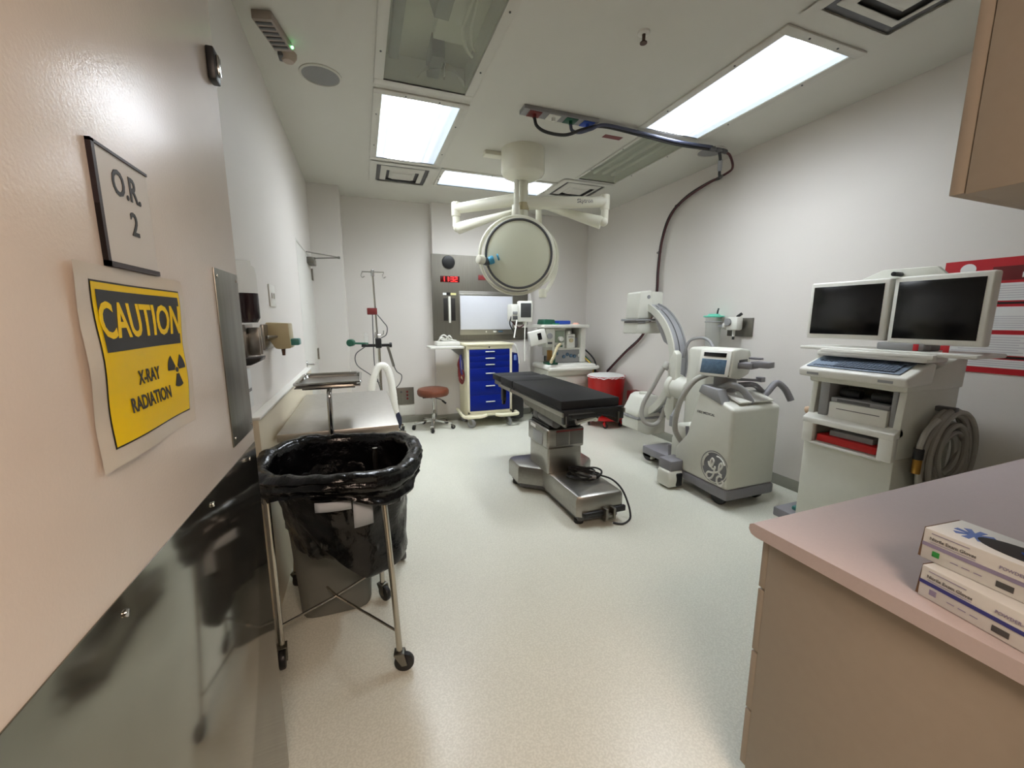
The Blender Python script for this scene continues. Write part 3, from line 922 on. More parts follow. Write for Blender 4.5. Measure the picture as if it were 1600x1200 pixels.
t = thing('instrument_stand', 'chrome instrument stand with flat rimmed tray over the steel table', 'instrument stand', (-.19, 2.33, 0))
tray = MB()
X0, X1, Y0, Y1, ZT = -.36, -.025, 2.40, 2.84, 1.125
tray.box(X0, X1, Y0, Y1, ZT, ZT + .004, .001)
tr = obj('tray', tray, 'steel', t)
rm = MB()
rr = .03
def rrect(x0, x1, y0, y1, r, z, n=6):
    pts = []
    for cx_, cy_, a0 in ((x1 - r, y1 - r, 0), (x0 + r, y1 - r, PI / 2), (x0 + r, y0 + r, PI), (x1 - r, y0 + r, 3 * PI / 2)):
        for k in range(n + 1):
            a = a0 + PI / 2 * k / n
            pts.append((cx_ + r * math.cos(a), cy_ + r * math.sin(a), z))
    return pts
rm.tube(rrect(X0, X1, Y0, Y1, rr, ZT + .022), .009, 10, True, 1)
o_, i_ = rrect(X0 + .004, X1 - .004, Y0 + .004, Y1 - .004, rr, ZT + .022), rrect(X0 + .01, X1 - .01, Y0 + .01, Y1 - .01, rr, ZT + .003)
bb = rm.bm
A = [bb.verts.new(p) for p in o_]
B = [bb.verts.new(p) for p in i_]
for k in range(len(A)):
    bb.faces.new((A[k], A[(k + 1) % len(A)], B[(k + 1) % len(A)], B[k]))
obj('tray_rim', rm, 'chrome', tr)
obj('tray_frame', MB().tube([(X0 + .03, 2.47, ZT - .010), (X1 - .03, 2.47, ZT - .010)], .009, 8, sub=1).tube([(X0 + .03, 2.74, ZT - .010), (X1 - .03, 2.74, ZT - .010)], .009, 8, sub=1), 'chrome', t)
obj('post', MB().tube([(-.19, 2.47, 1.104), (-.19, 2.42, 1.102), (-.19, 2.397, 1.075), (-.19, 2.39, 1.0), (-.19, 2.39, .80)], .014, 14, sub=6).cyl((-.19, 2.39, .06), (-.19, 2.39, .82), .017, n=16), 'chrome', t)
obj('base', MB().tube([(-.19, 2.38, .07), (-.19, 2.6, .06), (-.40, 2.75, .055), (-.40, 3.2, .055)], .014, sub=6).tube([(-.19, 2.6, .06), (.02, 2.75, .055), (.02, 3.2, .055)], .014, sub=6), 'chrome', t)
caster(t, -.40, 3.2, .025, .015, 0, 'black')
caster(t, .02, 3.2, .025, .015, 0, 'black')
caster(t, -.19, 2.45, .025, .015, 0, 'black')

# ================================================================== BACK LEFT: IV pole, stool, outlets
px_, py_ = .185, 5.2
t = thing('iv_pole', 'steel IV pole on casters with clamps and cables behind the steel table', 'IV pole', (px_, py_, 0))
obj('pole', MB().cyl((px_, py_, .12), (px_, py_, 1.25), .016, n=16).cyl((px_ - .01, py_, 1.2), (px_ - .03, py_, 2.05), .011, n=14), 'tubes', t)
hk = MB().cyl((px_ - .15, py_, 2.05), (px_ + .10, py_, 2.05), .008, n=10).cyl((px_ - .03, py_, 2.0), (px_ - .03, py_, 2.075), .02, n=12, b=.003)
for sx in (-.145, .095):
    hk.tube([(px_ + sx, py_, 2.05), (px_ + sx - .015, py_, 2.005), (px_ + sx, py_, 1.985), (px_ + sx + .025, py_, 2.0)], .006, 8, sub=4)
obj('hooks', hk, 'chrome', t)
for k in range(5):
    a = math.radians(36 + 72 * k)
    ex, ey = px_ + .32 * math.cos(a), py_ + .32 * math.sin(a)
    obj('leg', MB().tube([(px_, py_, .16), (px_ + .12 * math.cos(a), py_ + .12 * math.sin(a), .13), (ex, ey, .105)], .014, 10, sub=4), 'tubes', t)
    caster(t, ex, ey, .038, .022, a + 1, 'black')
obj('hub', MB().cyl((px_, py_, .11), (px_, py_, .2), .03, n=16, b=.004), 'dgray', t)
obj('clamp', MB().box(px_ - .115, px_ - .0, py_ - .04, py_ + .03, 1.55, 1.63, .008), 'maroon', t)
am = MB().box(px_ - .20, px_ + .12, py_ - .06, py_ - .02, 1.165, 1.20, .006).box(px_ - .04, px_ + .03, py_ - .08, py_ + .02, 1.15, 1.27, .01)
obj('cross_clamp', am, 'black', t)
obj('flow_meter', MB().cyl((px_ - .30, py_ - .05, 1.215), (px_ - .12, py_ - .05, 1.205), .012, n=12).cyl((px_ - .33, py_ - .09, 1.22), (px_ - .30, py_ - .02, 1.22), .042, n=16, b=.005), 'green', t)
obj('bottle', MB().cyl((px_ - .145, py_ - .05, 1.19), (px_ - .145, py_ - .05, 1.30), .024, n=14, b=.004).cyl((px_ - .145, py_ - .05, 1.30), (px_ - .145, py_ - .05, 1.335), .018, n=12), 'clear', t)
obj('knob', MB().cyl((px_ + .12, py_ - .05, 1.185), (px_ + .15, py_ - .05, 1.185), .03, n=14, b=.004), 'black', t)
obj('spray_handle', MB().tube([(px_ + .10, py_ - .05, 1.17), (px_ + .13, py_ - .06, 1.05), (px_ + .16, py_ - .06, .92)], .016, 10, sub=4), 'steel_d', t)
obj('pump_head', MB().cyl((px_ - .03, py_ - .03, 1.27), (px_ - .02, py_ - .03, 1.34), .02, n=12).tube([(px_ - .02, py_ - .03, 1.31), (px_ + .05, py_ - .03, 1.31), (px_ + .06, py_ - .03, 1.36)], .008, 8, sub=3), 'chrome', t)
for pts in ([(px_ - .055, py_ - .02, 1.6), (px_ - .06, py_ - .03, 1.3), (px_ - .06, py_ - .03, .9), (px_ + .01, py_ - .03, .55)],
            [(px_ + .0, py_ - .02, 1.55), (px_ + .06, py_ - .03, 1.47), (px_ + .105, py_ - .03, 1.40), (px_ + .09, py_ - .03, 1.31), (px_ + .03, py_ - .03, 1.27)],
            [(px_ - .16, py_ - .06, 1.17), (px_ - .27, py_ - .06, 1.08), (px_ - .26, py_ - .06, .95), (px_ - .12, py_ - .06, .83), (px_ - .02, py_ - .06, .72)],
            [(px_ + .14, py_ - .06, .98), (px_ + .19, py_ - .06, .86), (px_ + .25, py_ - .06, .80), (px_ + .22, py_ - .06, .70), (px_ + .12, py_ - .06, .6)]):
    obj('cable', MB().tube(pts, .006, 8, sub=8), 'dgray', t)
t = thing('warming_hose', 'thick white fabric hose looped over the IV pole, ending in a navy nozzle', 'hose', (.2, 5.05, .5))
hz = MB()
hz.tube([(.05, 5.08, .50), (.075, 5.08, .68), (.115, 5.09, .83), (.165, 5.1, .925), (.235, 5.1, .93), (.285, 5.09, .83), (.315, 5.08, .62), (.335, 5.07, .42), (.35, 5.07, .32)], .043, 16, sub=10,
        rf=lambda q: 1.0 + .05 * math.sin(q * 260) - (.35 * max(0, q - .75) / .25))
obj('sleeve', hz, 'cloth', t)
obj('nozzle', MB().prism([(.335, .34), (.375, .36), (.405, .29), (.405, .21), (.375, .14), (.355, .17), (.335, .25)], 'y', 5.03, 5.10, .012), mat('navy_nozzle', (34, 38, 60), .5), t)
obj('cable', MB().tube([(.38, 5.06, .15), (.42, 5.07, .09), (.44, 5.1, .04)], .007, 8, sub=5), 'black', t)

t = thing('stool', 'round tan vinyl stool on a five-castor chrome base', 'stool', (.87, 5.47, 0))
sx, sy = .87, 5.47
obj('seat', MB().lathe([(0, .455), (.16, .455), (.20, .465), (.215, .49), (.215, .53), (.20, .555), (.15, .568), (0, .572)], 44, c=(sx, sy, 0)), 'tan', t)
obj('column', MB().cyl((sx, sy, .10), (sx, sy, .26), .028, n=18, b=.003).cyl((sx, sy, .25), (sx, sy, .46), .016, n=16).cyl((sx, sy, .42), (sx, sy, .456), .045, n=16), 'chrome', t)
obj('seat_plate', MB().box(sx - .15, sx + .05, sy - .08, sy + .08, .44, .456, .003), 'black', t)
obj('lever', MB().tube([(sx + .02, sy - .03, .43), (sx + .09, sy - .06, .41), (sx + .15, sy - .08, .36)], .006, 8, sub=4).cyl((sx + .11, sy - .065, .395), (sx + .16, sy - .085, .35), .013, n=10, b=.003), 'black', t)
for k in range(5):
    a = math.radians(-105 + 72 * k)
    ex, ey = sx + .27 * math.cos(a), sy + .27 * math.sin(a)
    obj('leg', MB().bar([(sx, sy, .115), (ex, ey, .085)], .04, .022), 'chrome', t)
    caster(t, ex, ey, .03, .022, a + .8, 'black')

t = thing('wall_outlet_box', 'steel wall box with red outlets behind the IV pole and stool', 'wall outlet', (.53, YB, .28))
obj('plate', MB().box(.395, .66, YB - .02, YB, .275, .52, .003), 'steel_d', t)
for z in (.36, .41, .46):
    obj('outlet', MB().cyl((.565, YB - .026, z), (.565, YB - .02, z), .016, n=14), 'maroon', t)
obj('outlet', MB().cyl((.48, YB - .026, .46), (.48, YB - .02, .46), .016, n=14), 'dgray', t)
t = tag(obj('blank_plate', MB().box(.45, .665, YB - .012, YB, .11, .262, .003), 'white'), 'white blank plate on the back wall below the steel outlet box', 'wall plate')

# ================================================================== BACK WALL STEEL PANEL
PY = 5.80
t = thing('wall_control_panel', 'stainless steel wall panel with clock, film viewer and thermometer slots on the back wall', 'control panel', (1.65, PY, 1.24))
obj('panel', MB().box(.95, 2.40, PY - .022, PY, 1.19, 2.39, .003), mat('dark_panel_steel', (124, 120, 110), .5, .85, noise_amt=.12, noise_scale=40, stretch=(1, 1, .06)), t)
f_ = PY - .022
obj('dial', MB().cyl((1.19, f_ - .02, 2.285), (1.19, f_, 2.285), .088, n=36, b=.006), 'black', t)
obj('dial_ring', MB().torus((1.19, f_ - .002, 2.285), .091, .004, (0, 1, 0), 40, 8), 'steel', t)
ck = obj('clock_display', MB().box(1.068, 1.345, f_ - .004, f_, 2.012, 2.098, .002), mat('clock_window', (70, 4, 10), .25), t)
SEG = {'0': 'abcdef', '1': 'bc', '2': 'abged', '3': 'abgcd', '8': 'abcdefg'}
def seven(mb, txt, x, z, h, y, wd=None):
    w_ = wd or h * .5
    e = h * .10
    for ch in txt:
        if ch == ':':
            for dz in (-h * .2, h * .2):
                mb.box(x, x + e, y - .002, y, z + dz - e / 2, z + dz + e / 2)
            x += e * 2.4
            continue
        q = {'a': (0, w_, h / 2 - e, h / 2), 'g': (0, w_, -e / 2, e / 2), 'd': (0, w_, -h / 2, -h / 2 + e),
             'f': (0, e, 0, h / 2), 'b': (w_ - e, w_, 0, h / 2), 'e': (0, e, -h / 2, 0), 'c': (w_ - e, w_, -h / 2, 0)}
        for k in SEG[ch]:
            a = q[k]
            mb.box(x + a[0], x + a[1], y - .002, y, z + a[2], z + a[3])
        x += w_ * 1.32
dg_ = MB()
seven(dg_, '11:32', 1.088, 2.055, .066, f_ - .0042, .042)
obj('digits', dg_, 'led_r', ck)
tmr = obj('timer_display', MB().box(1.62, 1.745, f_ - .004, f_, 2.055, 2.13, .002), mat('timer_window', (120, 60, 60), .3), t)
dg_ = MB()
seven(dg_, '0:28', 1.632, 2.092, .04, f_ - .0042, .021)
obj('digits', dg_, mat('dim_red_digits', (176, 30, 36), .4), tmr)
obj('slot', MB().box(1.105, 1.165, f_ - .003, f_, 1.475, 1.79, .001), 'ink', t)
obj('slot', MB().box(1.215, 1.275, f_ - .003, f_, 1.475, 1.79, .001), 'ink', t)
obj('slider_bar', MB().box(1.175, 1.207, f_ - .012, f_, 1.445, 1.815, .004), 'white', t)
obj('scale_label', MB().box(1.10, 1.15, f_ - .002, f_, 1.835, 1.865), 'paper', t)
obj('scale_label', MB().box(1.15, 1.21, f_ - .002, f_, 1.83, 1.87), 'ink', t)
obj('scale_label', MB().box(1.21, 1.29, f_ - .002, f_, 1.835, 1.865), mat('pale_yellow_label', (220, 214, 150), .5), t)
fv = obj('film_viewer', MB().box(1.33, 2.16, f_ - .008, f_, 1.27, 1.895, .003), 'steel', t)
obj('viewer_screen', MB().box(1.345, 2.145, f_ - .011, f_ - .008, 1.345, 1.83, .002), 'board', fv)
obj('viewer_lip', MB().cyl((1.345, f_ - .013, 1.85), (2.145, f_ - .013, 1.85), .006, n=8), 'steel_d', fv)
for x, w_, mm in ((1.72, .02, 'white'), (1.84, .05, 'white'), (1.92, .07, 'lcd')):
    obj('switch', MB().box(x, x + w_, f_ - .016, f_ - .008, 1.30, 1.325, .003), mm, fv)

# ================================================================== BLUE CRASH CART
t = thing('supply_cart', 'cream medical cart with blue drawers against the back wall', 'cart', (1.62, 5.5, 0))
cx0, cx1, cy0, cy1 = 1.305, 1.955, 5.27, 5.74
obj('cart_body', MB().box(cx0, cx1, cy0 + .02, cy1, .19, 1.10, .008).box(cx0, cx0 + .035, cy0, cy0 + .03, .19, 1.10, .004).box(cx1 - .035, cx1, cy0, cy0 + .03, .19, 1.10, .004)
    .box(cx0, cx1, cy0, cy0 + .03, 1.02 + .07, 1.10, .003).box(cx0, cx1, cy0, cy0 + .03, .19, .235, .003), 'cream', t)
obj('cart_top', MB().box(cx0 - .03, cx1 + .02, cy0 - .02, cy1, 1.142, 1.17, .008).box(cx0, cx1, cy0 - .004, cy1, 1.095, 1.145, .003), 'cream', t)
tp = MB()
zs = [1.088, 1.005, .92, .835, .655, .455, .237]
hz_ = [1.058, .968, .88, .76, .585, .362]
for k in range(6):
    dw = obj('drawer', MB().box(cx0 + .037, cx1 - .037, cy0 - .004, cy0 + .02, zs[k + 1] + .0006, zs[k] - .0006, .0008), 'blue', t)
    obj('drawer_pull', MB().box(1.565, 1.695, cy0 - .026, cy0 - .004, hz_[k] - .006, hz_[k] + .006, .003), 'white', dw)
obj('lock', MB().cyl((1.62, cy0 - .012, 1.118), (1.62, cy0 - .004, 1.118), .011, n=14), 'black', t)
bmp = MB()
def bumper(pts):
    bmp.tube(pts, .024, 10, sub=5)
bumper([(cx0 - .05, cy1 - .05, .19), (cx0 - .06, cy0 + .03, .175), (cx0 - .02, cy0 - .06, .17), (cx0 + .06, cy0 - .075, .17), (1.48, cy0 - .075, .17), (1.56, cy0 - .03, .175)])
bumper([(1.70, cy0 - .03, .175), (1.77, cy0 - .075, .17), (cx1 + .02, cy0 - .075, .17), (cx1 + .075, cy0 - .03, .17), (cx1 + .07, cy0 + .12, .175)])
obj('bumper', bmp, 'cream', t)
obj('chassis', MB().box(cx0, cx1, cy0, cy1, .155, .19, .005), 'cream', t)
for x, y, a in ((cx0 + .03, cy0 + .02, -.4), (cx1 - .06, cy0 + .0, -1.4), (cx0 + .03, cy1 - .08, .5), (cx1 - .05, cy1 - .08, .3)):
    caster(t, x, y, .06, .03, a, 'gray', .155)
obj('side_shelf', MB().box(.83, cx0 - .005, 5.33, 5.68, 1.10, 1.135, .01), 'white', t)
obj('shelf_bracket', MB().prism([(cx0, 1.10), (1.12, 1.10), (cx0, .95)], 'y', 5.48, 5.50), 'gray', t)
obj('rail_handle', MB().tube([(cx1, cy0 + .05, 1.13), (cx1 + .04, cy0 - .02, 1.14), (cx1 + .09, cy0 - .02, 1.0), (cx1 + .11, cy0, .88)], .014, 10, sub=6), 'white', t)
obj('side_bin', MB().box(cx1 + .002, cx1 + .12, cy0 + .03, cy0 + .25, .72, 1.02, .02), 'blue', t)
obj('blue_tip', MB().cyl((cx1 + .04, cy0 - .02, 1.0), (cx1 + .04, cy0 - .02, .93), .02, n=12, b=.004), 'lblue_ink', t)
obj('dark_bin', MB().box(cx1 + .02, cx1 + .22, cy0 + .06, cy0 + .36, .05, .42, .05), 'black', t)
t = thing('cable_heap', 'white cables heaped on a white box on the side shelf of the blue cart', 'cable', (1.04, 5.5, 1.135))
obj('cable_box', MB().box(.93, 1.25, 5.40, 5.62, 1.136, 1.195, .012), 'white', t)
obj('cable', MB().tube([(.95, 5.42, 1.205), (1.0, 5.40, 1.25), (1.06, 5.45, 1.23), (1.10, 5.40, 1.275), (1.14, 5.45, 1.22), (1.05, 5.5, 1.215), (.98, 5.45, 1.24), (1.03, 5.41, 1.285), (1.12, 5.42, 1.225), (1.2, 5.42, 1.205)], .011, 8, sub=6), 'white', t)
t = thing('looped_tubing', 'dark red and blue tubing looped on the left side of the blue cart', 'tubing', (1.25, 5.42, .7))
obj('blue_loop', MB().torus((1.262, 5.40, .87), .10, .022, (.8, -.6, .15), 24, 8, xf=Matrix.Translation((1.262, 5.4, .87)) @ Matrix.Diagonal((.5, .8, 1.25, 1)) @ Matrix.Translation((-1.262, -5.4, -.87))), 'blue_ink', t)
obj('tubing', MB().tube([(1.24, 5.38, .98), (1.21, 5.38, .88), (1.24, 5.38, .78), (1.275, 5.36, .70), (1.26, 5.38, .62), (1.225, 5.38, .68), (1.255, 5.37, .8), (1.28, 5.37, .75), (1.27, 5.37, .65), (1.22, 5.38, .72), (1.22, 5.38, .9)], .014, 8, sub=6), 'maroon', t)

# ================================================================== ANESTHESIA MACHINE
t = thing('anesthesia_machine', 'white anaesthesia machine with shelf, gauges and work surface in the back right corner', 'anaesthesia machine', (2.8, 5.45, 0))
obj('shelf', MB().box(2.40, 3.13, 5.17, 5.62, 1.37, 1.42, .015), 'white', t)
obj('frame', MB().box(2.57, 2.60, 5.25, 5.60, .95, 1.37, .006).box(3.04, 3.12, 5.25, 5.60, .86, 1.37, .01).box(2.60, 3.04, 5.54, 5.60, .86, 1.37, .004)
    .box(2.60, 3.04, 5.28, 5.56, 1.05, 1.075, .004), 'white', t)
obj('left_module', MB().box(2.44, 2.565, 5.2, 5.5, 1.10, 1.365, .008), 'carm', t)
obj('gauge', MB().cyl((2.50, 5.185, 1.26), (2.50, 5.2, 1.26), .042, n=24, b=.003), 'gray', t)
obj('gauge', MB().box(2.47, 2.54, 5.194, 5.2, 1.145, 1.175, .002), 'dgray', t)
fm_ = obj('flow_meter_bank', MB().box(2.605, 2.78, 5.27, 5.40, 1.075, 1.365, .006), 'carm', t)
obj('meter_window', MB().box(2.62, 2.765, 5.262, 5.27, 1.16, 1.33, .003), mat('green_grey_glass', (140, 152, 132), .2), fm_)
for k in range(4):
    obj('knob', MB().cyl((2.63 + k * .04, 5.235, 1.11), (2.63 + k * .04, 5.27, 1.11), .015, n=14, b=.003), ['gray', 'beige', 'green', 'white'][k], fm_)
obj('pressure_gauge', MB().cyl((2.69, 5.20, 1.215), (2.69, 5.262, 1.215), .036, n=20, b=.004), 'white', fm_)
vp = obj('vaporizer', MB().box(2.80, 2.935, 5.24, 5.42, 1.075, 1.28, .012).cyl((2.86, 5.33, 1.28), (2.86, 5.33, 1.325), .05, n=20, b=.006), 'white', t)
obj('dial', MB().cyl((2.865, 5.22, 1.19), (2.865, 5.24, 1.19), .03, n=18), 'beige', vp)
obj('label', MB().box(2.82, 2.91, 5.237, 5.24, 1.235, 1.245), 'inkg', vp)
obj('inner_module', MB().box(2.95, 3.035, 5.35, 5.54, 1.075, 1.22, .006), 'gray', t)
obj('lower_panel', MB().box(2.60, 3.12, 5.30, 5.60, .86, 1.05, .004), 'gray', t)
for x, z in ((2.66, 1.0), (2.78, .95), (2.84, .98), (2.90, .96), (2.96, .95), (3.04, .96)):
    obj('dial', MB().cyl((x, 5.285, z), (x, 5.30, z), .026, n=16, b=.003), 'white' if x > 3 else 'lcd', t)
obj('work_surface', MB().box(2.40, 3.2, 5.06, 5.60, .78, .855, .03, 3), 'white', t)
obj('push_rail', MB().tube([(2.42, 5.04, .80), (2.8, 5.015, .80), (3.1, 5.03, .80), (3.23, 5.08, .80), (3.25, 5.2, .80)], .026, 10, sub=5), 'white', t)
obj('drawer_front', MB().box(2.43, 3.16, 5.09, 5.58, .70, .78, .008), 'carm', t)
obj('cabinet', MB().box(2.50, 3.10, 5.13, 5.58, .14, .70, .012), 'carm', t)
obj('drawer_front', MB().box(2.55, 3.05, 5.115, 5.13, .56, .675, .008), 'white', t)
obj('drawer_front', MB().box(2.55, 3.05, 5.115, 5.13, .40, .55, .008), 'white', t)
obj('base', MB().box(2.46, 3.14, 5.08, 5.60, .10, .14, .01), 'gray', t)
for x, y in ((2.52, 5.14), (3.08, 5.14), (2.52, 5.54), (3.08, 5.54)):
    caster(t, x, y, .04, .024, .5, 'black', .10)
obj('breathing_circuit', MB().tube([(2.66, 5.18, 1.14), (2.58, 5.12, 1.10), (2.50, 5.06, .98), (2.45, 5.05, .89)], .022, 12, sub=10, rf=lambda q: 1 + .1 * math.sin(q * 150)), 'beige', t)
obj('absorber', MB().box(2.45, 2.60, 5.12, 5.3, .855, .885, .004).cyl((2.5, 5.12, .885), (2.5, 5.12, .93), .03, n=14).cyl((2.53, 5.10, .885), (2.53, 5.10, .95), .014, n=10), 'green', t)
obj('absorber_canister', MB().cyl((2.56, 5.3, .90), (2.56, 5.3, 1.05), .05, n=18), mat('amber_canister', (150, 110, 50), .3), t)
obj('hose', MB().tube([(3.13, 5.3, 1.05), (3.2, 5.2, .95), (3.22, 5.12, .84), (3.2, 5.1, .6), (3.16, 5.1, .35)], .012, 8, sub=6), 'black', t)
obj('hose', MB().tube([(3.12, 5.25, .92), (3.17, 5.12, .8), (3.15, 5.07, .6), (3.12, 5.07, .35)], .010, 8, sub=6), 'yhose', t)
obj('hose', MB().tube([(3.14, 5.3, .95), (3.2, 5.14, .8), (3.19, 5.08, .6), (3.17, 5.07, .3)], .010, 8, sub=6), 'green', t)
obj('monitor_arm', MB().bar([(2.0, 5.3, 1.40), (2.42, 5.3, 1.40)], .05, .04).cyl((2.16, 5.3, 1.38), (2.16, 5.3, 1.47), .03, n=14), 'white', t)
mo = obj('monitor', MB(Matrix.Translation((2.13, 5.25, 1.60)) @ Matrix.Rotation(math.radians(-16), 4, 'Z')).box(-.095, .11, -.04, .10, -.14, .145, .018), 'white', t)
obj('screen', MB(Matrix.Translation((2.13, 5.25, 1.60)) @ Matrix.Rotation(math.radians(-16), 4, 'Z')).box(-.055, .09, -.044, -.04, -.08, .115, .002), mat('grey_screen', (66, 66, 66), .25), mo)
rk = obj('module_rack', MB().box(1.93, 2.03, 5.22, 5.40, 1.47, 1.70, .01), 'white', t)
obj('module', MB().box(1.945, 2.015, 5.21, 5.22, 1.49, 1.54, .003), 'dgray', rk)
obj('module', MB().box(1.945, 2.015, 5.21, 5.22, 1.56, 1.60, .003), 'gray', rk)
T = Matrix.Translation((2.29, 5.16, 1.245)) @ Matrix.Rotation(math.radians(-14), 4, 'Y') @ Matrix.Rotation(math.radians(-14), 4, 'Z')
vm = obj('ventilator_display', MB(T).box(-.12, .12, -.05, .06, -.10, .10, .016), 'white', t)
obj('screen', MB(T).box(.0, .055, -.054, -.05, -.035, .06, .002), 'screen', vm)
obj('display_arm', MB().cyl((2.36, 5.28, 1.17), (2.5, 5.3, 1.17), .03, n=14), 'white', t)
obj('cable', MB().tube([(2.0, 5.2, 1.48), (1.96, 5.15, 1.36), (1.93, 5.12, 1.25)], .010, 8, sub=5), 'white', t)
obj('cable', MB().tube([(2.12, 5.2, 1.40), (2.105, 5.17, 1.2), (2.10, 5.15, .92)], .008, 8, sub=5), 'white', t)
obj('cable', MB().tube([(1.98, 5.25, 1.62), (1.93, 5.25, 1.5), (1.99, 5.24, 1.42), (2.05, 5.24, 1.38), (2.12, 5.24, 1.42)], .010, 8, sub=5), 'mhose', t)
obj('cable', MB().tube([(1.97, 5.24, 1.6), (1.91, 5.24, 1.45), (1.96, 5.23, 1.33), (2.0, 5.23, 1.25)], .009, 8, sub=5), 'black', t)
t = tag(obj('green_tray', MB().prism([(2.43, 1.421), (2.62, 1.421), (2.60, 1.49), (2.45, 1.495)], 'y', 5.25, 5.5, .008), 'green'), 'dark green box on the anaesthesia machine shelf', 'box')
t = tag(obj('green_cloth', MB().box(2.56, 2.65, 5.2, 5.24, 1.421, 1.437, .004), mat('bright_green', (50, 150, 100), .4)), 'flat bright green pad lying in front of the dark green box', 'pad')
t = tag(obj('blue_tray', MB().box(2.66, 2.86, 5.25, 5.5, 1.421, 1.475, .012), 'bluep'), 'blue tray on the anaesthesia machine shelf beside the green box', 'tray')
t = tag(obj('shallow_dish', MB().lathe([(.0, .02), (.03, .022), (.055, .0), (.065, .0)], 20, c=(3.0, 5.35, 1.421)), 'pink'), 'small pale dish at the right end of the anaesthesia machine shelf', 'dish')

# ================================================================== RED BIN ON DOLLY
bx, by = 3.20, 4.80
t = thing('waste_bin', 'round red waste bin with white-rimmed top on a red dolly in the right corner', 'waste bin', (bx, by, 0))
obj('bin_body', MB().lathe([(0, .155), (.215, .155), (.225, .17), (.258, .70), (.263, .715), (.248, .715), (.22, .2), (0, .2)], 44, c=(bx, by, 0)), 'red', t)
def lidf(u, v):
    a = 2 * PI * u
    r = .268 * v
    n_ = noise.noise(Vector((math.cos(a) * 6, math.sin(a) * 6, 1)))
    z = .722 + .012 * math.sin(v * 3) + .006 * noise.noise(Vector((r * 20 * math.cos(a), r * 20 * math.sin(a), 0)))
    if v > .93:
        z = .70 + .022 * n_
        r = .269
    return (bx + r * math.cos(a), by + r * math.sin(a), z)
obj('liner_top', MB().grid(lidf, 64, 16, True), 'paper', t)
obj('dolly', MB().lathe([(.0, .10), (.235, .10), (.25, .11), (.25, .15), (.235, .155), (0, .155)], 36, c=(bx, by, 0)), 'red', t)
for k in range(5):
    a = math.radians(20 + 72 * k)
    caster(t, bx + .225 * math.cos(a), by + .225 * math.sin(a), .036, .022, a + 1.2, 'black', .10, 'red')
t = tag(obj('maroon_panel', MB().box(3.35, XR - .001, 4.12, 4.52, .30, .54, .012), 'maroon'), 'low maroon panel on the right wall between the red bin and the C-arm', 'panel')
t = tag(obj('wall_rail', MB().box(3.44, XR - .001, 5.10, 5.70, .58, .68, .008), 'maroon'), 'short maroon wall rail behind the red bin', 'wall rail')

# ================================================================== OPERATING TABLE
t = thing('operating_table', 'black padded operating table on a stainless column and wide base in the room centre', 'operating table', (1.58, 2.95, 0))
tx0, tx1 = 1.33, 1.83
bp_ = [(1.385, 2.40), (1.42, 2.375), (1.74, 2.365), (1.775, 2.39), (1.78, 2.95), (1.93, 3.10), (1.93, 3.36), (1.90, 3.39), (1.25, 3.39), (1.215, 3.36), (1.215, 3.12), (1.385, 2.98)]
def inset(pts, d):
    c = Vector((sum(p[0] for p in pts) / len(pts), sum(p[1] for p in pts) / len(pts)))
    out = []
    n = len(pts)
    for i in range(n):
        p0, p1, p2 = Vector(pts[i - 1]), Vector(pts[i]), Vector(pts[(i + 1) % n])
        e1, e2 = (p1 - p0).normalized(), (p2 - p1).normalized()
        n1, n2 = Vector((-e1.y, e1.x)), Vector((-e2.y, e2.x))
        nn = (n1 + n2)
        nn = nn / max(.3, nn.dot(n1))
        out.append((p1.x + nn.x * d, p1.y + nn.y * d))
    return out
cov = MB()
b_ = cov.bm
lv = [(0, .075), (0, .20), (.012, .225), (.03, .235)]
R_ = [[b_.verts.new((p[0], p[1], z)) for p in inset(bp_, d_)] for d_, z in lv]
for A, B in zip(R_, R_[1:]):
    for k in range(len(A)):
        b_.faces.new((A[k], A[(k + 1) % len(A)], B[(k + 1) % len(A)], B[k]))
b_.faces.new(R_[0][::-1])
b_.faces.new(R_[-1])
obj('base_cover', cov, 'steel', t)
obj('base_skirt', MB().prism(inset(bp_, .03), 'z', .03, .075), 'dgray', t)
for x, y in ((1.44, 2.45), (1.72, 2.45), (1.27, 3.30), (1.88, 3.30)):
    obj('floor_pad', MB().cyl((x, y, 0), (x, y, .035), .035, n=16, b=.004), 'rubber', t)
obj('end_bumper', MB().box(1.42, 1.60, 2.345, 2.375, .075, .115, .008).box(1.66, 1.78, 2.345, 2.375, .08, .125, .008), 'black', t)
obj('brake_pedal', MB().box(1.585, 1.605, 2.31, 2.375, .05, .135, .004).box(1.65, 1.67, 2.31, 2.375, .05, .135, .004).box(1.60, 1.66, 2.32, 2.36, .06, .085, .004), 'steel_d', t)
lc = MB()
lc.box(1.375, 1.69, 2.86, 3.24, .22, .50, .02, 3)
obj('column_cover', lc, 'steel', t)
uc = obj('column_shroud', MB().box(1.36, 1.705, 2.845, 3.255, .44, .615, .022, 3), 'steel', t)
obj('label_panel', MB().box(1.44, 1.555, 2.841, 2.845, .47, .595, .001).box(1.57, 1.685, 2.841, 2.845, .47, .595, .001), mat('grey_etched_panel', (112, 112, 108), .4, .6), uc)
obj('red_strip', MB().box(1.44, 1.69, 2.8405, 2.8445, .585, .60, .001), 'maroon', uc)
obj('data_plate', MB().box(1.356, 1.36, 2.93, 3.13, .46, .56, .001), 'gray', uc)
obj('maker_plate', MB().box(1.355, 1.36, 3.08, 3.18, .575, .60, .001), 'paper', uc)
bl = MB()
for k in range(4):
    bl.box(1.385 + .006 * (k % 2), 1.68 - .006 * (k % 2), 2.87 + .006 * (k % 2), 3.23 - .006 * (k % 2), .615 + k * .02, .635 + k * .02, .006)
obj('bellows', bl, 'rubber', t)
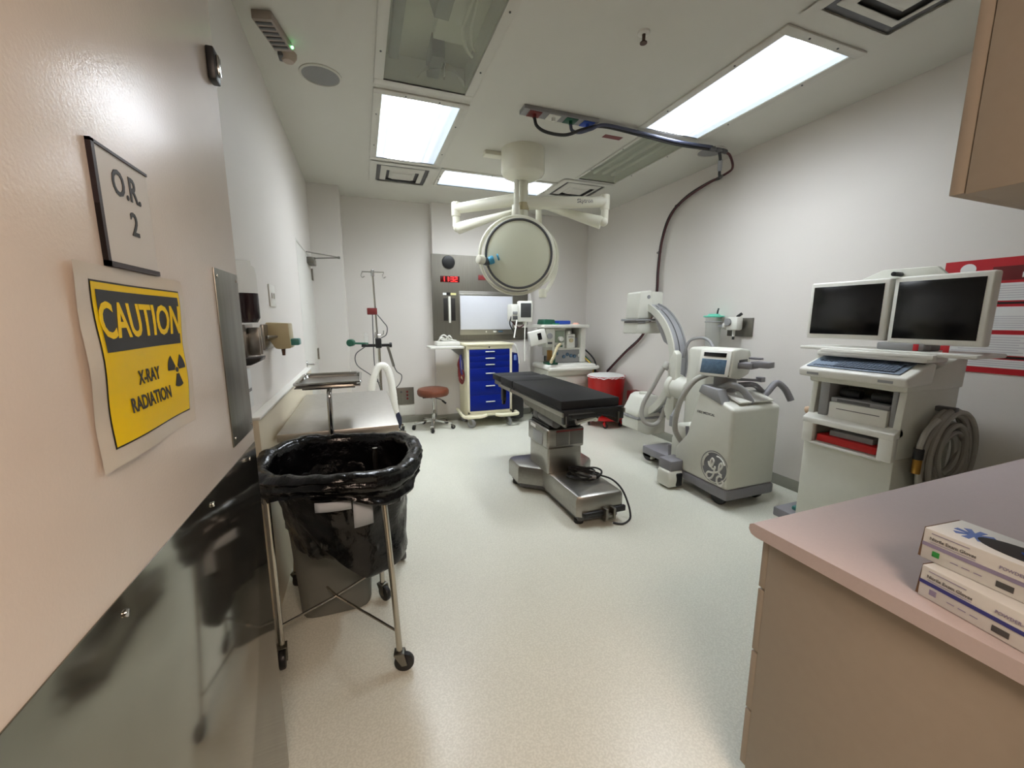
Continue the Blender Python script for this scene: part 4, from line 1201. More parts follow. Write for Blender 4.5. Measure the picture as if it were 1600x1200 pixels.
obj('saddle', MB().box(1.43, 1.73, 2.78, 3.35, .69, .765, .015).box(1.45, 1.71, 2.6, 3.5, .75, .80, .01), 'black', t)
obj('tilt_motor', MB().cyl((1.39, 2.74, .69), (1.39, 3.02, .70), .04, n=18, b=.006).box(1.35, 1.42, 3.02, 3.12, .67, .74, .01), 'dgray', t)
obj('linkage', MB().cyl((1.5, 2.63, .72), (1.66, 2.63, .75), .025, n=14).cyl((1.66, 2.62, .73), (1.74, 2.70, .77), .022, n=14), 'tubes', t)
for (a, b2) in ((2.56, 3.57), (3.60, 3.93), (3.955, 4.19)):
    obj('section_frame', MB().box(tx0 + .015, tx1 - .015, a, b2 - .01, .795, .838, .004), 'dgray', t)
obj('end_plate', MB().box(tx0 + .01, tx1 + .03, 2.535, 2.565, .812, .84, .004).prism([(tx1 + .03, .815), (tx1 + .03, .74), (tx1 - .02, .745), (tx1 - .26, .815)], 'y', 2.535, 2.56, .003).box(tx0 + .01, tx0 + .05, 2.53, 2.57, .735, .82, .004), 'black', t)
for x in (tx0 - .012, tx1 + .012):
    for (a, b2) in ((2.50, 3.57), (3.60, 3.95)):
        obj('side_rail', MB().box(x - .006, x + .006, a, b2, .80, .832, .002), 'steel', t)
        for y in (a + .1, b2 - .08):
            obj('rail_post', MB().cyl((x, y, .815), (x + (.02 if x < 1.5 else -.02), y, .815), .01, n=10), 'steel_d', t)
obj('lower_side_plate', MB().prism([(2.52, .80), (3.4, .80), (3.3, .735), (2.52, .715)], 'x', tx0 + .02, tx0 + .03), 'steel_d', t)
obj('lower_side_plate', MB().prism([(2.52, .80), (3.4, .80), (3.3, .735), (2.52, .715)], 'x', tx1 - .03, tx1 - .02), 'steel_d', t)
pd = MB().box(tx0, tx1, 2.555, 3.575, .838, .908, .010, 2)
ps = obj('pad', pd, 'pad', t)
obj('pad', MB().box(tx0, tx1, 3.59, 3.935, .838, .908, .010, 2), 'pad', t)
obj('head_pad', MB().box(tx0 + .01, tx1 - .01, 3.985, 4.24, .838, .903, .012, 2), 'pad', t)
obj('cutout_shade_patch', MB().box(1.55, 1.69, 3.70, 3.76, .9078, .9092), mat('painted_cutout_shade', (6, 6, 6), .7), t)  # thin black patch on the pad, painting the shade of a slot
obj('head_clamp', MB().box(1.33, 1.37, 3.86, 3.92, .66, .80, .006).box(1.335, 1.365, 3.87, 3.91, .62, .66, .004), 'black', t)
t = thing('power_cord', 'black power cord coiled on the operating table base and trailing to the floor', 'cord', (1.66, 2.62, .236))
cp = []
for k in range(46):
    a = k / 46 * 2 * PI * 3.4 + .4
    r = .105 + .03 * math.sin(k * .7)
    cp.append((1.615 + r * 1.1 * math.cos(a) + .01 * math.sin(k), 2.70 + r * .95 * math.sin(a), .243 + .012 * (k / 12) + .006 * math.sin(k * 1.3)))
cp += [(1.73, 2.62, .262), (1.79, 2.54, .246), (1.815, 2.45, .20), (1.84, 2.40, .10), (1.835, 2.36, .03), (1.80, 2.33, .008), (1.72, 2.30, .008), (1.66, 2.335, .012)]
obj('cable', MB().tube(cp, .0075, 8, sub=4), 'rubber', t)
obj('plug', MB().cyl((1.62, 2.60, .275), (1.66, 2.575, .272), .014, n=12, b=.003), 'gray', t)

# ================================================================== SURGICAL LAMP
t = thing('surgical_lamp', 'ivory two-headed surgical lamp on arms hanging from the ceiling above the table', 'surgical lamp', (1.52, 3.8, HC))
obj('ceiling_mount', MB().lathe([(0, -.275), (.06, -.275), (.10, -.27), (.19, -.225), (.205, -.20), (.205, -.02), (.205, 0)], 44, c=(1.52, 3.8, HC)), 'lampw', t)
obj('mount_plate', MB().box(1.18, 1.36, 3.90, 4.0, HC - .035, HC, .004), 'lampw', t)
obj('stem', MB().cyl((1.52, 3.8, 2.42), (1.52, 3.8, 2.80), .052, n=26, b=.004).cyl((1.43, 3.74, 2.50), (1.43, 3.74, 2.78), .024, n=14, b=.004), 'lampw', t)
obj('stem_collar', MB().cyl((1.52, 3.8, 2.53), (1.52, 3.8, 2.60), .06, n=26, b=.006), 'beige', t)
def arm(name, a, b, w0, h0):
    m_ = MB()
    a, b = Vector(a), Vector(b)
    d_ = (b - a).normalized()
    sd = d_.cross(Vector((0, 0, 1))).normalized()
    u_ = sd.cross(d_)
    n = 14
    rows = []
    for e, wh in ((a, (w0[0], h0[0])), (b, (w0[1], h0[1]))):
        rows.append([m_.bm.verts.new(e + sd * (wh[0] * math.cos(2 * PI * k / n)) + u_ * (wh[1] * math.sin(2 * PI * k / n))) for k in range(n)])
    for k in range(n):
        m_.bm.faces.new((rows[0][k], rows[0][(k + 1) % n], rows[1][(k + 1) % n], rows[1][k]))
    m_.bm.faces.new(rows[0][::-1])
    m_.bm.faces.new(rows[1])
    bmesh.ops.recalc_face_normals(m_.bm, faces=list(m_.bm.faces))
    return obj(name, m_, 'lampw', t)
arm('extension_arm', (1.52, 3.80, 2.64), (.955, 4.20, 2.595), (.05, .05), (.062, .048))
arm('extension_arm', (1.52, 3.80, 2.60), (2.31, 3.60, 2.635), (.05, .05), (.062, .05))
e1 = MB().cyl((.955, 4.2, 2.52), (.955, 4.2, 2.655), .045, n=22, b=.008).cyl((.955, 4.2, 2.42), (.955, 4.2, 2.52), .036, n=20).sphere((.965, 4.19, 2.41), .042, 16)
obj('elbow', e1, 'lampw', t)
e2 = MB().cyl((2.31, 3.6, 2.56), (2.31, 3.6, 2.70), .045, n=22, b=.008).cyl((2.31, 3.6, 2.46), (2.31, 3.6, 2.56), .036, n=20).sphere((2.30, 3.6, 2.45), .045, 16)
obj('elbow', e2, 'lampw', t)
arm('spring_arm', (.975, 4.18, 2.405), (1.39, 3.66, 2.49), (.042, .018), (.058, .016))
arm('spring_arm', (2.28, 3.61, 2.44), (1.80, 4.02, 2.66), (.046, .02), (.062, .02))
arl = MB().text('Skytron', .05, (2.09, 3.605, 2.625), (.79, -.2, .035), (0, 0, 1), .001)
obj('lettering', arl, 'inkg', t)
def lamp_head(c, nrm, R, gm):
    nrm = Vector(nrm).normalized()
    q = Vector((0, 0, 1)).rotation_difference(nrm).to_matrix().to_4x4()
    X = Matrix.Translation(Vector(c)) @ q
    hd = obj('lamp_head', MB().lathe([(0, -.13), (R * .5, -.12), (R * .85, -.08), (R * 1.0, -.03), (R * 1.03, -.012), (R * 1.02, .006), (R * .98, .010), (R * .96, .006)], 60, xf=X), 'lampw', t)
    obj('gasket', MB().torus((0, 0, .006), R * .955, .011, n=64, k=10, xf=X), gm, hd)
    obj('lens_cover', MB().lathe([(0, .034), (R * .4, .030), (R * .7, .022), (R * .94, .006)], 60, xf=X), 'opal', hd)
    return X, hd
X1, h1 = lamp_head((1.385, 3.56, 2.085), (-.36, -.93, -.05), .315, 'dgray')
obj('lamp_post', MB().cyl((1.385, 3.63, 2.38), (1.385, 3.63, 2.53), .045, .035, n=20, b=.006), 'lampw', t)
yq = Matrix.Translation((1.382, 3.60, 2.075)) @ Vector((0, 0, 1)).rotation_difference(Vector((-.36, -.93, -.05)).normalized()).to_matrix().to_4x4()
obj('yoke_ring', MB().torus((0, 0, 0), .343, .016, n=72, k=10, xf=yq), 'lampw', t)
hn = MB().cyl((1.115, 3.64, 2.012), (1.04, 3.58, 2.018), .034, n=16, b=.006)
obj('handle', hn, 'dgray', h1)
obj('handle_knob', MB().cyl((1.055, 3.575, 2.018), (.995, 3.55, 2.02), .04, n=16, b=.012), 'lampw', h1)
obj('blue_grip', MB().cyl((1.115, 3.615, 2.02), (1.16, 3.605, 2.035), .036, n=16, b=.008).cyl((1.185, 3.585, 2.05), (1.20, 3.58, 2.055), .03, n=12, b=.004), mat('blue_teal_grip', (70, 150, 180), .4), h1)
X2, h2 = lamp_head((1.69, 4.08, 2.15), (-.30, -.95, -.10), .33, 'lampw')
obj('lamp_post', MB().cyl((1.80, 4.05, 2.45), (1.80, 4.05, 2.66), .034, .03, n=18, b=.005), 'lampw', t)
obj('yoke', MB().tube([(1.80, 4.05, 2.46), (1.95, 4.06, 2.36), (2.02, 4.06, 2.18), (2.0, 4.06, 1.98), (1.9, 4.02, 1.82), (1.84, 3.98, 1.78)], .022, 10, sub=6), 'lampw', t)
obj('handle', MB().cyl((1.80, 3.93, 1.72), (1.80, 3.93, 1.81), .042, n=18, b=.008), 'lampw', h2)
obj('cable', MB().tube([(1.44, 3.74, 2.51), (1.40, 3.72, 2.40), (1.42, 3.7, 2.30)], .010, 8, sub=5), 'lampw', t)

# ================================================================== C-ARM
t = thing('x_ray_c_arm', 'white mobile X-ray C-arm with grey arch and control panel by the right wall', 'x-ray machine', (2.87, 2.5, 0))
by0, by1, bx0, bx1 = 2.20, 2.78, 2.61, 3.12
body = MB().prism([(by0, .16), (by0, .82), (2.47, .905), (2.55, .90), (2.66, .50), (2.78, .36), (2.78, .16)], 'x', bx0, bx1, .03, 3)
obj('cabinet', body, 'carm', t)
obj('skirt', MB().prism([(by0 - .005, .075), (by0 - .005, .165), (2.80, .165), (2.80, .10), (2.35, .075)], 'x', bx0 - .005, bx1 + .005, .02), 'purpleg', t)
for x in (bx0 + .06, bx1 - .06):
    obj('wheel', MB().cyl((x - .02, 2.32, .075), (x + .02, 2.32, .075), .075, n=24, b=.01), 'black', t)
obj('top_tray', MB().box(bx0 + .10, bx1 - .05, 2.24, 2.42, .835, .85, .004, xf=Matrix.Translation((0, 2.2, .82)) @ Matrix.Rotation(.30, 4, 'X') @ Matrix.Translation((0, -2.2, -.82))), 'white', t)
# emblem on the left side
em = MB()
cy0_, cz0_, rr_ = 2.335, .315, .135
def disc(mb, r0, r1, off):
    n = 48
    for k in range(n):
        a0, a1 = 2 * PI * k / n, 2 * PI * (k + 1) / n
        q = []
        for (r, a) in ((r0, a0), (r1, a0), (r1, a1), (r0, a1)):
            y = cy0_ - r * math.cos(a)
            z = cz0_ + r * math.sin(a)
            q.append((bx0 - off, max(y, by0 + .012), max(z, .185)))
        if max(p[1] for p in q) - min(p[1] for p in q) > 1e-5 and max(p[2] for p in q) - min(p[2] for p in q) > 1e-5:
            vv = [mb.bm.verts.new(p) for p in q]
            try:
                mb.bm.faces.new(vv)
            except ValueError:
                pass
disc(em, 0.0, rr_ * .88, .0012)
disc(em, rr_ * .95, rr_, .0012)
obj('emblem', em, mat('emblem_grey', (112, 112, 114), .5), t)
sw = MB()
def stroke(pts, r):
    P = []
    for (a, b) in pts:
        y = cy0_ - rr_ * a
        z = cz0_ + rr_ * b
        P.append((bx0 - .002, max(y, by0 + .014), max(z, .186)))
    sw.tube(P, r, 6, sub=6)
stroke([(-.42, .25), (-.36, .05), (-.22, -.02), (-.08, .22), (-.05, .42), (-.16, .5), (-.26, .32), (-.2, 0), (-.05, -.12), (.08, -.02), (.05, .10)], .0085)
stroke([(.05, -.12), (.0, -.45), (-.15, -.72), (-.38, -.80), (-.5, -.62), (-.40, -.42), (-.1, -.36), (.25, -.22), (.45, .0), (.58, .26), (.52, .42), (.40, .30), (.36, .0), (.42, -.24), (.6, -.3)], .0085)
stroke([(.62, -.42), (.42, -.40), (.28, -.58), (.30, -.82), (.46, -.96), (.64, -.92), (.72, -.72), (.62, -.6)], .0085)
stroke([(-.78, -.15), (-.80, .12), (-.70, .42), (-.48, .68)], .007)
stroke([(.15, .74), (.35, .72), (.58, .58), (.74, .36)], .007)
obj('emblem_script', sw, 'white', t)
sw = MB()
sw.text('OEC MEDICAL', .028, (bx0 - .0012, 2.46, .735), (0, -1, 0), (0, 0, 1), .0004)
obj('lettering', sw, 'dgray', t)
# lift column and front flap
obj('lift_column', MB().prism([(2.74, .36), (2.74, 1.20), (2.80, 1.245), (2.95, 1.245), (2.98, 1.20), (2.98, .42)], 'x', 2.87, 3.06, .03, 3), 'carm', t)
obj('column_side', MB().box(3.06, 3.10, 2.76, 2.96, .42, 1.19, .01), 'gray', t)
obj('front_cowl', MB().prism([(2.66, .18), (2.66, .55), (2.84, .56), (2.90, .40), (2.90, .18)], 'x', 2.67, 2.98, .025, 3), 'carm', t)
obj('cowl_latch', MB().box(2.664, 2.67, 2.70, 2.78, .30, .315, .002), 'black', t)
obj('cowl_hose', MB().tube([(2.66, 2.70, .56), (2.645, 2.66, .40), (2.645, 2.66, .24), (2.66, 2.74, .18), (2.67, 2.88, .20), (2.68, 2.92, .32)], .016, 10, sub=6), 'purpleg', t)
obj('front_leg', MB().box(2.60, 2.80, 2.70, 2.86, .14, .25, .012).box(2.72, 3.05, 2.84, 3.36, .10, .18, .015), 'purpleg', t)
ws = MB().prism([(2.44, .015), (2.44, .09), (2.49, .18), (2.60, .18), (2.62, .015)], 'y', 2.66, 2.80, .015)
ws = MB().prism([(2.66, .02), (2.65, .10), (2.67, .17), (2.82, .17), (2.83, .02)], 'x', 2.46, 2.62, .02, 3)
w1 = obj('wheel_cover', ws, 'carm', t)
obj('wheel_top', MB().box(2.48, 2.66, 2.67, 2.83, .165, .26, .012), 'purpleg', t)
obj('wheel', MB().box(2.535, 2.60, 2.645, 2.67, .03, .15, .012).cyl((2.51, 2.74, .06), (2.59, 2.74, .06), .06, n=20), 'black', t)
obj('wheel_cover', MB().prism([(3.30, .02), (3.29, .10), (3.33, .16), (3.46, .16), (3.47, .02)], 'x', 2.80, 3.0, .02, 3), 'carm', t)
obj('wheel', MB().cyl((2.80, 3.38, .065), (2.90, 3.38, .065), .062, n=20).box(2.83, 2.89, 3.278, 3.29, .03, .13, .006), 'black', t)
# cross arm, cradle and C arch
obj('cross_arm', MB().cyl((2.94, 2.96, .82), (2.94, 3.18, .82), .115, n=28, b=.012).cyl((2.94, 3.14, .82), (2.94, 3.20, .82), .135, n=28, b=.01), 'carm', t)
obj('cradle', MB().prism([(3.10, .50), (3.10, 1.16), (3.145, 1.20), (3.20, 1.10), (3.17, .84), (3.24, .58), (3.19, .48)], 'x', 2.86, 2.93, .014), 'carm', t)
obj('brake_lever', MB().cyl((2.88, 3.08, .62), (2.80, 3.04, .56), .018, n=12).box(2.78, 2.84, 3.0, 3.06, .46, .57, .008), 'gray', t)
ac, aR = Vector((2.94, 3.78, 1.045)), .635
def arc_pts(r, a0, a1, n):
    return [(ac.y - r * math.cos(a0 + (a1 - a0) * k / n), ac.z + r * math.sin(a0 + (a1 - a0) * k / n)) for k in range(n + 1)]
def arch(r0, r1, x0, x1, a0, a1, n=44):
    m_ = MB()
    o = arc_pts(r1, a0, a1, n)
    i = arc_pts(r0, a0, a1, n)
    b = m_.bm
    V = []
    for k in range(n + 1):
        V.append([b.verts.new((x0, *o[k])), b.verts.new((x1, *o[k])), b.verts.new((x1, *i[k])), b.verts.new((x0, *i[k]))])
    for k in range(n):
        for j in range(4):
            b.faces.new((V[k][j], V[k][(j + 1) % 4], V[k + 1][(j + 1) % 4], V[k + 1][j]))
    b.faces.new(V[0])
    b.faces.new(V[-1][::-1])
    bmesh.ops.recalc_face_normals(b, faces=list(b.faces))
    return m_
ca = obj('c_arch', arch(aR - .055, aR, 2.885, 3.02, -1.45, 1.45), mat('arch_grey', (176, 178, 182), .32, .6), t)
obj('arch_rail', arch(aR - .06, aR + .012, 2.868, 2.885, -1.45, 1.45), 'carm', ca)
obj('arch_rail', arch(aR - .06, aR + .012, 3.02, 3.037, -1.45, 1.45), 'gray', ca)
obj('arch_groove', arch(aR, aR + .003, 2.945, 2.955, -1.3, 1.2), 'dgray', ca)
T = Matrix.Translation((2.92, 3.66, 0))
tb = obj('x_ray_tube', MB(T).prism([(-.17, 1.50), (-.155, 1.78), (-.02, 1.80), (.0, 1.78), (.0, 1.50)], 'y', -.09, .14, .015, 3).box(-.01, .17, -.06, .14, 1.52, 1.79, .02, 3), 'carm', t)
obj('tube_ring', MB(T).box(-.22, -.02, -.12, .15, 1.475, 1.50, .008).box(.0, .10, -.1, .15, 1.48, 1.50, .006).box(-.19, -.09, -.11, .13, 1.455, 1.475, .004), 'gray', tb)
obj('collimator', MB(T).prism([(-.185, 1.47), (.12, 1.47), (.125, 1.345), (-.20, 1.345)], 'y', -.10, .14, .012), 'carm', tb)
obj('tube_mount', MB().prism([(3.20, 1.20), (3.34, 1.27), (3.54, 1.57), (3.48, 1.62), (3.25, 1.33)], 'x', 2.895, 3.01, .01), 'gray', t)
obj('vent_spot', MB(T).cyl((-.05, -.095, 1.73), (-.05, -.088, 1.73), .02, n=16), 'gray', tb)
Td = Matrix.Translation((2.93, 3.62, 0))
dt = obj('image_intensifier', MB(Td).prism([(-.19, .49), (-.10, .66), (-.04, .685), (.06, .675), (.12, .60), (.17, .46), (.17, .42), (-.19, .44)], 'y', -.14, .14, .022, 3).cyl((-.02, 0, .67), (-.02, 0, .70), .05, n=18, b=.008), 'carm', t)
obj('detector_band', MB(Td).box(-.20, .18, -.15, .15, .42, .445, .006), 'gray', dt)
obj('detector_base', MB(Td).prism([(-.19, .42), (.18, .42), (.18, .24), (-.05, .24), (-.19, .30)], 'y', -.145, .145, .012), 'carm', dt)
obj('cable', MB().tube([(2.86, 3.24, 1.03), (2.83, 3.26, .98), (2.77, 3.30, .82), (2.70, 3.34, .66), (2.68, 3.35, .54), (2.71, 3.33, .44), (2.80, 3.30, .41), (2.87, 3.28, .47), (2.90, 3.25, .62)], .022, 12, sub=8), 'ghose', t)
obj('cable_boot', MB().cyl((2.89, 3.24, 1.06), (2.85, 3.25, 1.0), .036, n=14, b=.006), 'ghose', t)
obj('cable', MB().tube([(2.76, 2.62, 1.03), (2.66, 2.66, .97), (2.60, 2.72, .82), (2.585, 2.76, .66), (2.60, 2.78, .52), (2.66, 2.78, .42), (2.72, 2.8, .37)], .024, 12, sub=8), 'ghose', t)
obj('cable', MB().tube([(2.97, 3.13, 1.12), (3.0, 3.1, 1.28), (3.06, 3.02, 1.32), (3.06, 2.92, 1.30), (3.05, 2.85, 1.24)], .014, 10, sub=6), 'gray', t)
# control head
T = Matrix.Translation((2.83, 2.50, 1.145)) @ Matrix.Rotation(math.radians(-72), 4, 'Z')
chd = obj('control_head', MB(T).prism([(-.20, -.10), (-.155, .115), (-.03, .125), (.14, .105), (.17, .06), (.17, -.10), (.0, -.135)], 'x', -.125, .125, .02, 3), 'carm', t)
ang = math.atan2(.215, .045)
TT = T @ Matrix.Translation((-.01, -.18, .008)) @ Matrix.Rotation(math.radians(-12), 4, 'X')
obj('panel_face', MB(TT).box(-.122, .122, -.012, -.002, -.11, .10, .006), 'white', chd)
obj('status_display', MB(TT).box(-.092, .088, -.015, -.012, .045, .078, .002), 'screen', chd)
obj('touch_screen', MB(TT).box(-.10, .096, -.015, -.012, -.09, .025, .002), 'lcd', chd)
obj('card_slot', MB(T).box(.120, .127, -.06, .10, -.04, .03, .002), 'black', chd)
obj('key_switch', MB(T).cyl((.10, -.155, -.085), (.10, -.205, -.09), .012, n=12), 'black', chd)
obj('cassette', MB(T).box(.115, .23, -.08, .06, -.035, .01, .004).box(.21, .34, -.06, .05, -.02, .025, .004).box(.18, .27, -.03, .02, .04, .055, .003), 'purpleg', chd)
obj('head_neck', MB().cyl((2.80, 2.47, .90), (2.80, 2.47, 1.04), .085, n=24, b=.006).box(2.70, 2.92, 2.40, 2.60, .87, .95, .01), 'gray', t)
obj('hook_bar', MB().bar([(2.85, 2.44, 1.01), (3.04, 2.36, 1.0)], .022, .02).box(3.02, 3.07, 2.32, 2.37, .99, 1.03, .004), 'purpleg', t)
obj('side_bracket', MB().prism([(2.30, .83), (2.36, .95), (2.52, .97), (2.55, .90)], 'x', 2.60, 2.70, .012), 'gray', t)
obj('steering_handle', MB().tube([(2.70, 2.44, .93), (2.74, 2.36, .98), (2.80, 2.30, .945), (2.835, 2.26, .875), (2.845, 2.25, .845)], .026, 12, sub=6), 'gray', t)
obj('steering_handle', MB().tube([(2.90, 2.42, .96), (3.02, 2.38, .96), (3.10, 2.36, .90), (3.12, 2.34, .885)], .022, 12, sub=6), 'purpleg', t)
obj('steering_handle', MB().tube([(3.05, 2.33, .845), (3.12, 2.33, .90), (3.20, 2.32, .975), (3.26, 2.29, .93), (3.30, 2.27, .86), (3.31, 2.26, .83)], .026, 12, sub=6), 'purpleg', t)

# ================================================================== SUCTION CANISTER AND REGULATOR
t = thing('suction_outlet', 'steel wall outlet plate with white suction regulator above the C-arm', 'regulator', (XR, 2.97, 1.45))
obj('plate', MB().box(XR - .015, XR, 2.82, 3.10, 1.33, 1.51, .003), 'steel_d', t)
obj('regulator', MB().box(3.38, 3.46, 2.90, 3.03, 1.39, 1.52, .018).cyl((3.42, 3.05, 1.43), (3.42, 3.08, 1.43), .036, n=18, b=.004).cyl((3.42, 2.965, 1.33), (3.42, 2.965, 1.40), .014, n=12), 'white', t)
obj('gauge', MB().cyl((3.36, 3.0, 1.47), (3.38, 3.0, 1.47), .036, n=20, b=.003), 'gray', t)
obj('coupler', MB().cyl((3.46, 2.965, 1.46), (3.486, 2.965, 1.46), .026, n=14), 'brass', t)
obj('black_nozzle', MB().cyl((3.42, 2.965, 1.30), (3.42, 2.965, 1.345), .012, n=10).cyl((3.42, 2.94, 1.52), (3.43, 2.90, 1.55), .014, n=10), 'black', t)
obj('mount_arm', MB().bar([(3.45, 3.05, 1.43), (3.40, 3.14, 1.43)], .02, .025), 'gray', t)
t = thing('suction_canister', 'clear suction canister with green lid hanging on the right wall', 'canister', (3.40, 3.17, 1.2))
c_ = (3.40, 3.20, 0)
obj('canister_body', MB().lathe([(0, 1.20), (.06, 1.20), (.068, 1.22), (.078, 1.52), (.074, 1.52), (.065, 1.225), (0, 1.21)], 32, c=c_), 'clear', t)
obj('lid', MB().lathe([(.0, 1.55), (.05, 1.55), (.062, 1.535), (.098, 1.532), (.10, 1.52), (.08, 1.515), (0, 1.515)], 32, c=c_), mat('mint_lid', (100, 200, 172), .4), t)
obj('lid_port', MB().tube([(3.40, 3.16, 1.55), (3.40, 3.155, 1.585), (3.38, 3.13, 1.60)], .008, 8, sub=4), 'black', t)
obj('ring_bracket', MB().torus((3.40, 3.20, 1.47), .079, .006, n=32, k=8), 'gray', t)

# ================================================================== IMAGING WORKSTATION
t = thing('imaging_workstation', 'white imaging workstation cart with twin black monitors and keyboard by the right wall', 'workstation', (2.95, 1.52, 0))
wx, wy0, wy1 = 2.75, 1.27, 1.765
xb = 3.29
obj('lower_cabinet', MB().prism([(wx, .14), (wx, .72), (wx + .06, .72), (xb, .72), (xb, .14)], 'y', wy0, wy1, .012, 2), 'carm', t)
sd = MB()
for (a, b2) in ((wy0, wy0 + .035), (wy1 - .035, wy1)):
    sd.prism([(wx + .012, .715), (wx + .012, .90), (wx + .03, 1.12), (xb, 1.12), (xb, .715)], 'y', a, b2, .004)
sd.box(xb - .03, xb, wy0 + .03, wy1 - .03, .715, 1.12, .002)
sd.box(wx + .03, xb - .02, wy0 + .03, wy1 - .03, .852, .868, .002)
obj('side_panels', sd, 'carm', t)
lip = MB().prism([(wx - .035, .83), (wx - .035, .865), (wx + .03, .90), (wx + .05, .875), (wx + .05, .85), (wx, .835)], 'y', wy0 + .0, wy1 + .0, .006)
lip.box(wx - .03, wx + .02, wy0, wy0 + .075, .70, .855, .012).box(wx - .03, wx + .02, wy1 - .07, wy1, .70, .855, .012)
lip.box(wx - .025, wx + .02, wy0 + .05, wy1 - .05, .695, .712, .004)
obj('slot_bezel', lip, 'white', t)
obj('bay_liner', MB().box(wx + .01, wx + .2, wy1 - .115, wy1 - .06, .87, 1.12, .006), 'gray', t)
obj('bay_liner', MB().box(wx + .02, wx + .2, wy0 + .035, wy0 + .06, .87, 1.12, .004), 'gray', t)
obj('shoulder', MB().prism([(wx + .0, 1.10), (wx + .0, 1.16), (xb, 1.30), (xb + .02, 1.30), (xb + .01, 1.10)], 'y', wy0 - .01, wy1 + .01, .012), 'carm', t)
kd = obj('keyboard_deck', MB().prism([(wx - .055, 1.135), (wx - .06, 1.185), (wx + .16, 1.265), (wx + .20, 1.255), (wx + .18, 1.14)], 'y', wy0 - .03, wy1 + .045, .012, 3), 'white', t)
TK = Matrix.Translation((wx - .045, 0, 1.1935)) @ Matrix.Rotation(-math.atan2(.08, .22), 4, 'Y')
obj('keyboard_panel', MB(TK).box(.015, .185, wy0 + .02, wy1 + .015, 0, .004, .001), 'key', kd)
ky = MB(TK)
for r in range(5):
    for c in range(17):
        ky.box(.03 + r * .024, .05 + r * .024, wy0 + .05 + c * .0185, wy0 + .065 + c * .0185, .004, .012)
ky.box(.16, .175, wy0 + .05, wy0 + .36, .004, .008)
for c in range(6):
    ky.box(.03, .046, wy1 - .13 + c * .02, wy1 - .117 + c * .02, .004, .008)
    ky.box(.10, .116, wy1 - .13 + c * .02, wy1 - .117 + c * .02, .004, .008)
kb = obj('keys', ky, 'keyd', kd)
kb['kind'] = 'stuff'
obj('deck_label', MB().box(wx - .0605, wx - .059, wy0 + .03, wy0 + .10, 1.15, 1.165).box(wx - .0605, wx - .059, wy1 - .08, wy1 - .01, 1.15, 1.165), 'gray', kd)
obj('trackball', MB().box(wx + .125, wx + .165, wy0 - .01, wy0 + .03, 1.25, 1.285, .008), 'black', kd)
obj('rear_shelf', MB().box(2.83, 3.12, 1.05, 1.915, 1.300, 1.322, .008).box(2.80, 3.0, 1.22, 1.78, 1.265, 1.30, .01), 'white', t)
obj('front_ledge', MB().box(2.80, 2.84, 1.20, 1.76, 1.282, 1.310, .006), 'white', t)
obj('monitor_stand', MB().box(2.95, 3.05, 1.28, 1.48, 1.32, 1.70, .012).box(2.88, 2.96, 1.28, 1.50, 1.322, 1.365, .01), 'gray', t)
for (a, b2, z0_, z1_, tl) in ((1.475, 1.915, 1.372, 1.735, .02), (1.055, 1.458, 1.36, 1.735, -.03)):
    Tm = Matrix.Translation((2.91, (a + b2) / 2, 0)) @ Matrix.Rotation(tl, 4, 'Z')
    h_ = (b2 - a) / 2
    mo = obj('monitor', MB(Tm).box(-.025, .035, -h_, h_, z0_, z1_, .010, 3), 'white', t)
    obj('screen', MB(Tm).box(-.0265, -.024, -h_ + .028, h_ - .022, z0_ + .03, z1_ - .028, .001), 'screen', mo)
    obj('monitor_back', MB(Tm).box(.035, .075, -h_ * .6, h_ * .6, z0_ + .06, z1_ - .05, .012), 'white', mo)
obj('handle_bracket', MB().prism([(1.25, 1.72), (1.31, 1.785), (1.56, 1.79), (1.68, 1.735), (1.68, 1.70), (1.25, 1.70)], 'x', 2.955, 2.985, .008), 'carm', t)
obj('camera_eye', MB().cyl((2.878, 1.466, 1.755), (2.955, 1.466, 1.755), .013, n=14, b=.003), 'black', t)
for y in (1.185, 1.31):
    obj('red_tag', MB().box(2.869, 2.871, y - .012, y + .012, 1.325, 1.362, .0005), 'pred', t)
obj('foot', MB().box(2.80, 3.10, 1.70, 1.955, .055, .125, .012).box(2.80, 3.10, 1.08, 1.36, .055, .125, .012).box(2.85, 3.1, 1.3, 1.72, .07, .145, .01), 'purpleg', t)
obj('foot_pedal', MB().box(2.87, 2.95, 1.79, 1.87, .125, .155, .01), 'teal', t)
for x, y in ((2.85, 1.90), (3.05, 1.90), (2.85, 1.14), (3.05, 1.14)):
    obj('wheel', MB().cyl((x, y - .015, .035), (x, y + .015, .035), .035, n=20, b=.005), 'black', t)
obj('side_knob', MB().cyl((2.80, 1.765, .90), (2.80, 1.80, .89), .025, n=14, b=.004), mat('peach_knob', (200, 170, 140), .4), t)
obj('cable_hook', MB().box(3.06, 3.10, 1.18, 1.27, .98, 1.01, .006), 'dgray', t)
t = thing('thermal_printer', 'white printer with disc drive on top inside the upper bay of the workstation', 'printer', (2.9, 1.5, .868))
obj('printer_body', MB().box(wx + .005, 3.05, wy0 + .065, wy1 - .125, .869, .985, .006), 'white', t)
obj('paper_slot', MB().box(wx + .003, wx + .006, wy0 + .10, wy1 - .17, .945, .949), 'dgray', t)
obj('drive_unit', MB().box(wx + .02, 3.04, wy0 + .065, wy1 - .125, .985, 1.012, .003), 'gray', t)
obj('drive_face', MB().box(wx + .018, wx + .021, wy0 + .16, wy1 - .16, .990, 1.006, .001), 'dgray', t)
for y in (1.40, 1.57):
    obj('paper_roll', MB().cyl((2.84, y - .055, 1.04), (2.84, y + .055, 1.04), .027, n=18, b=.003), 'black', t)
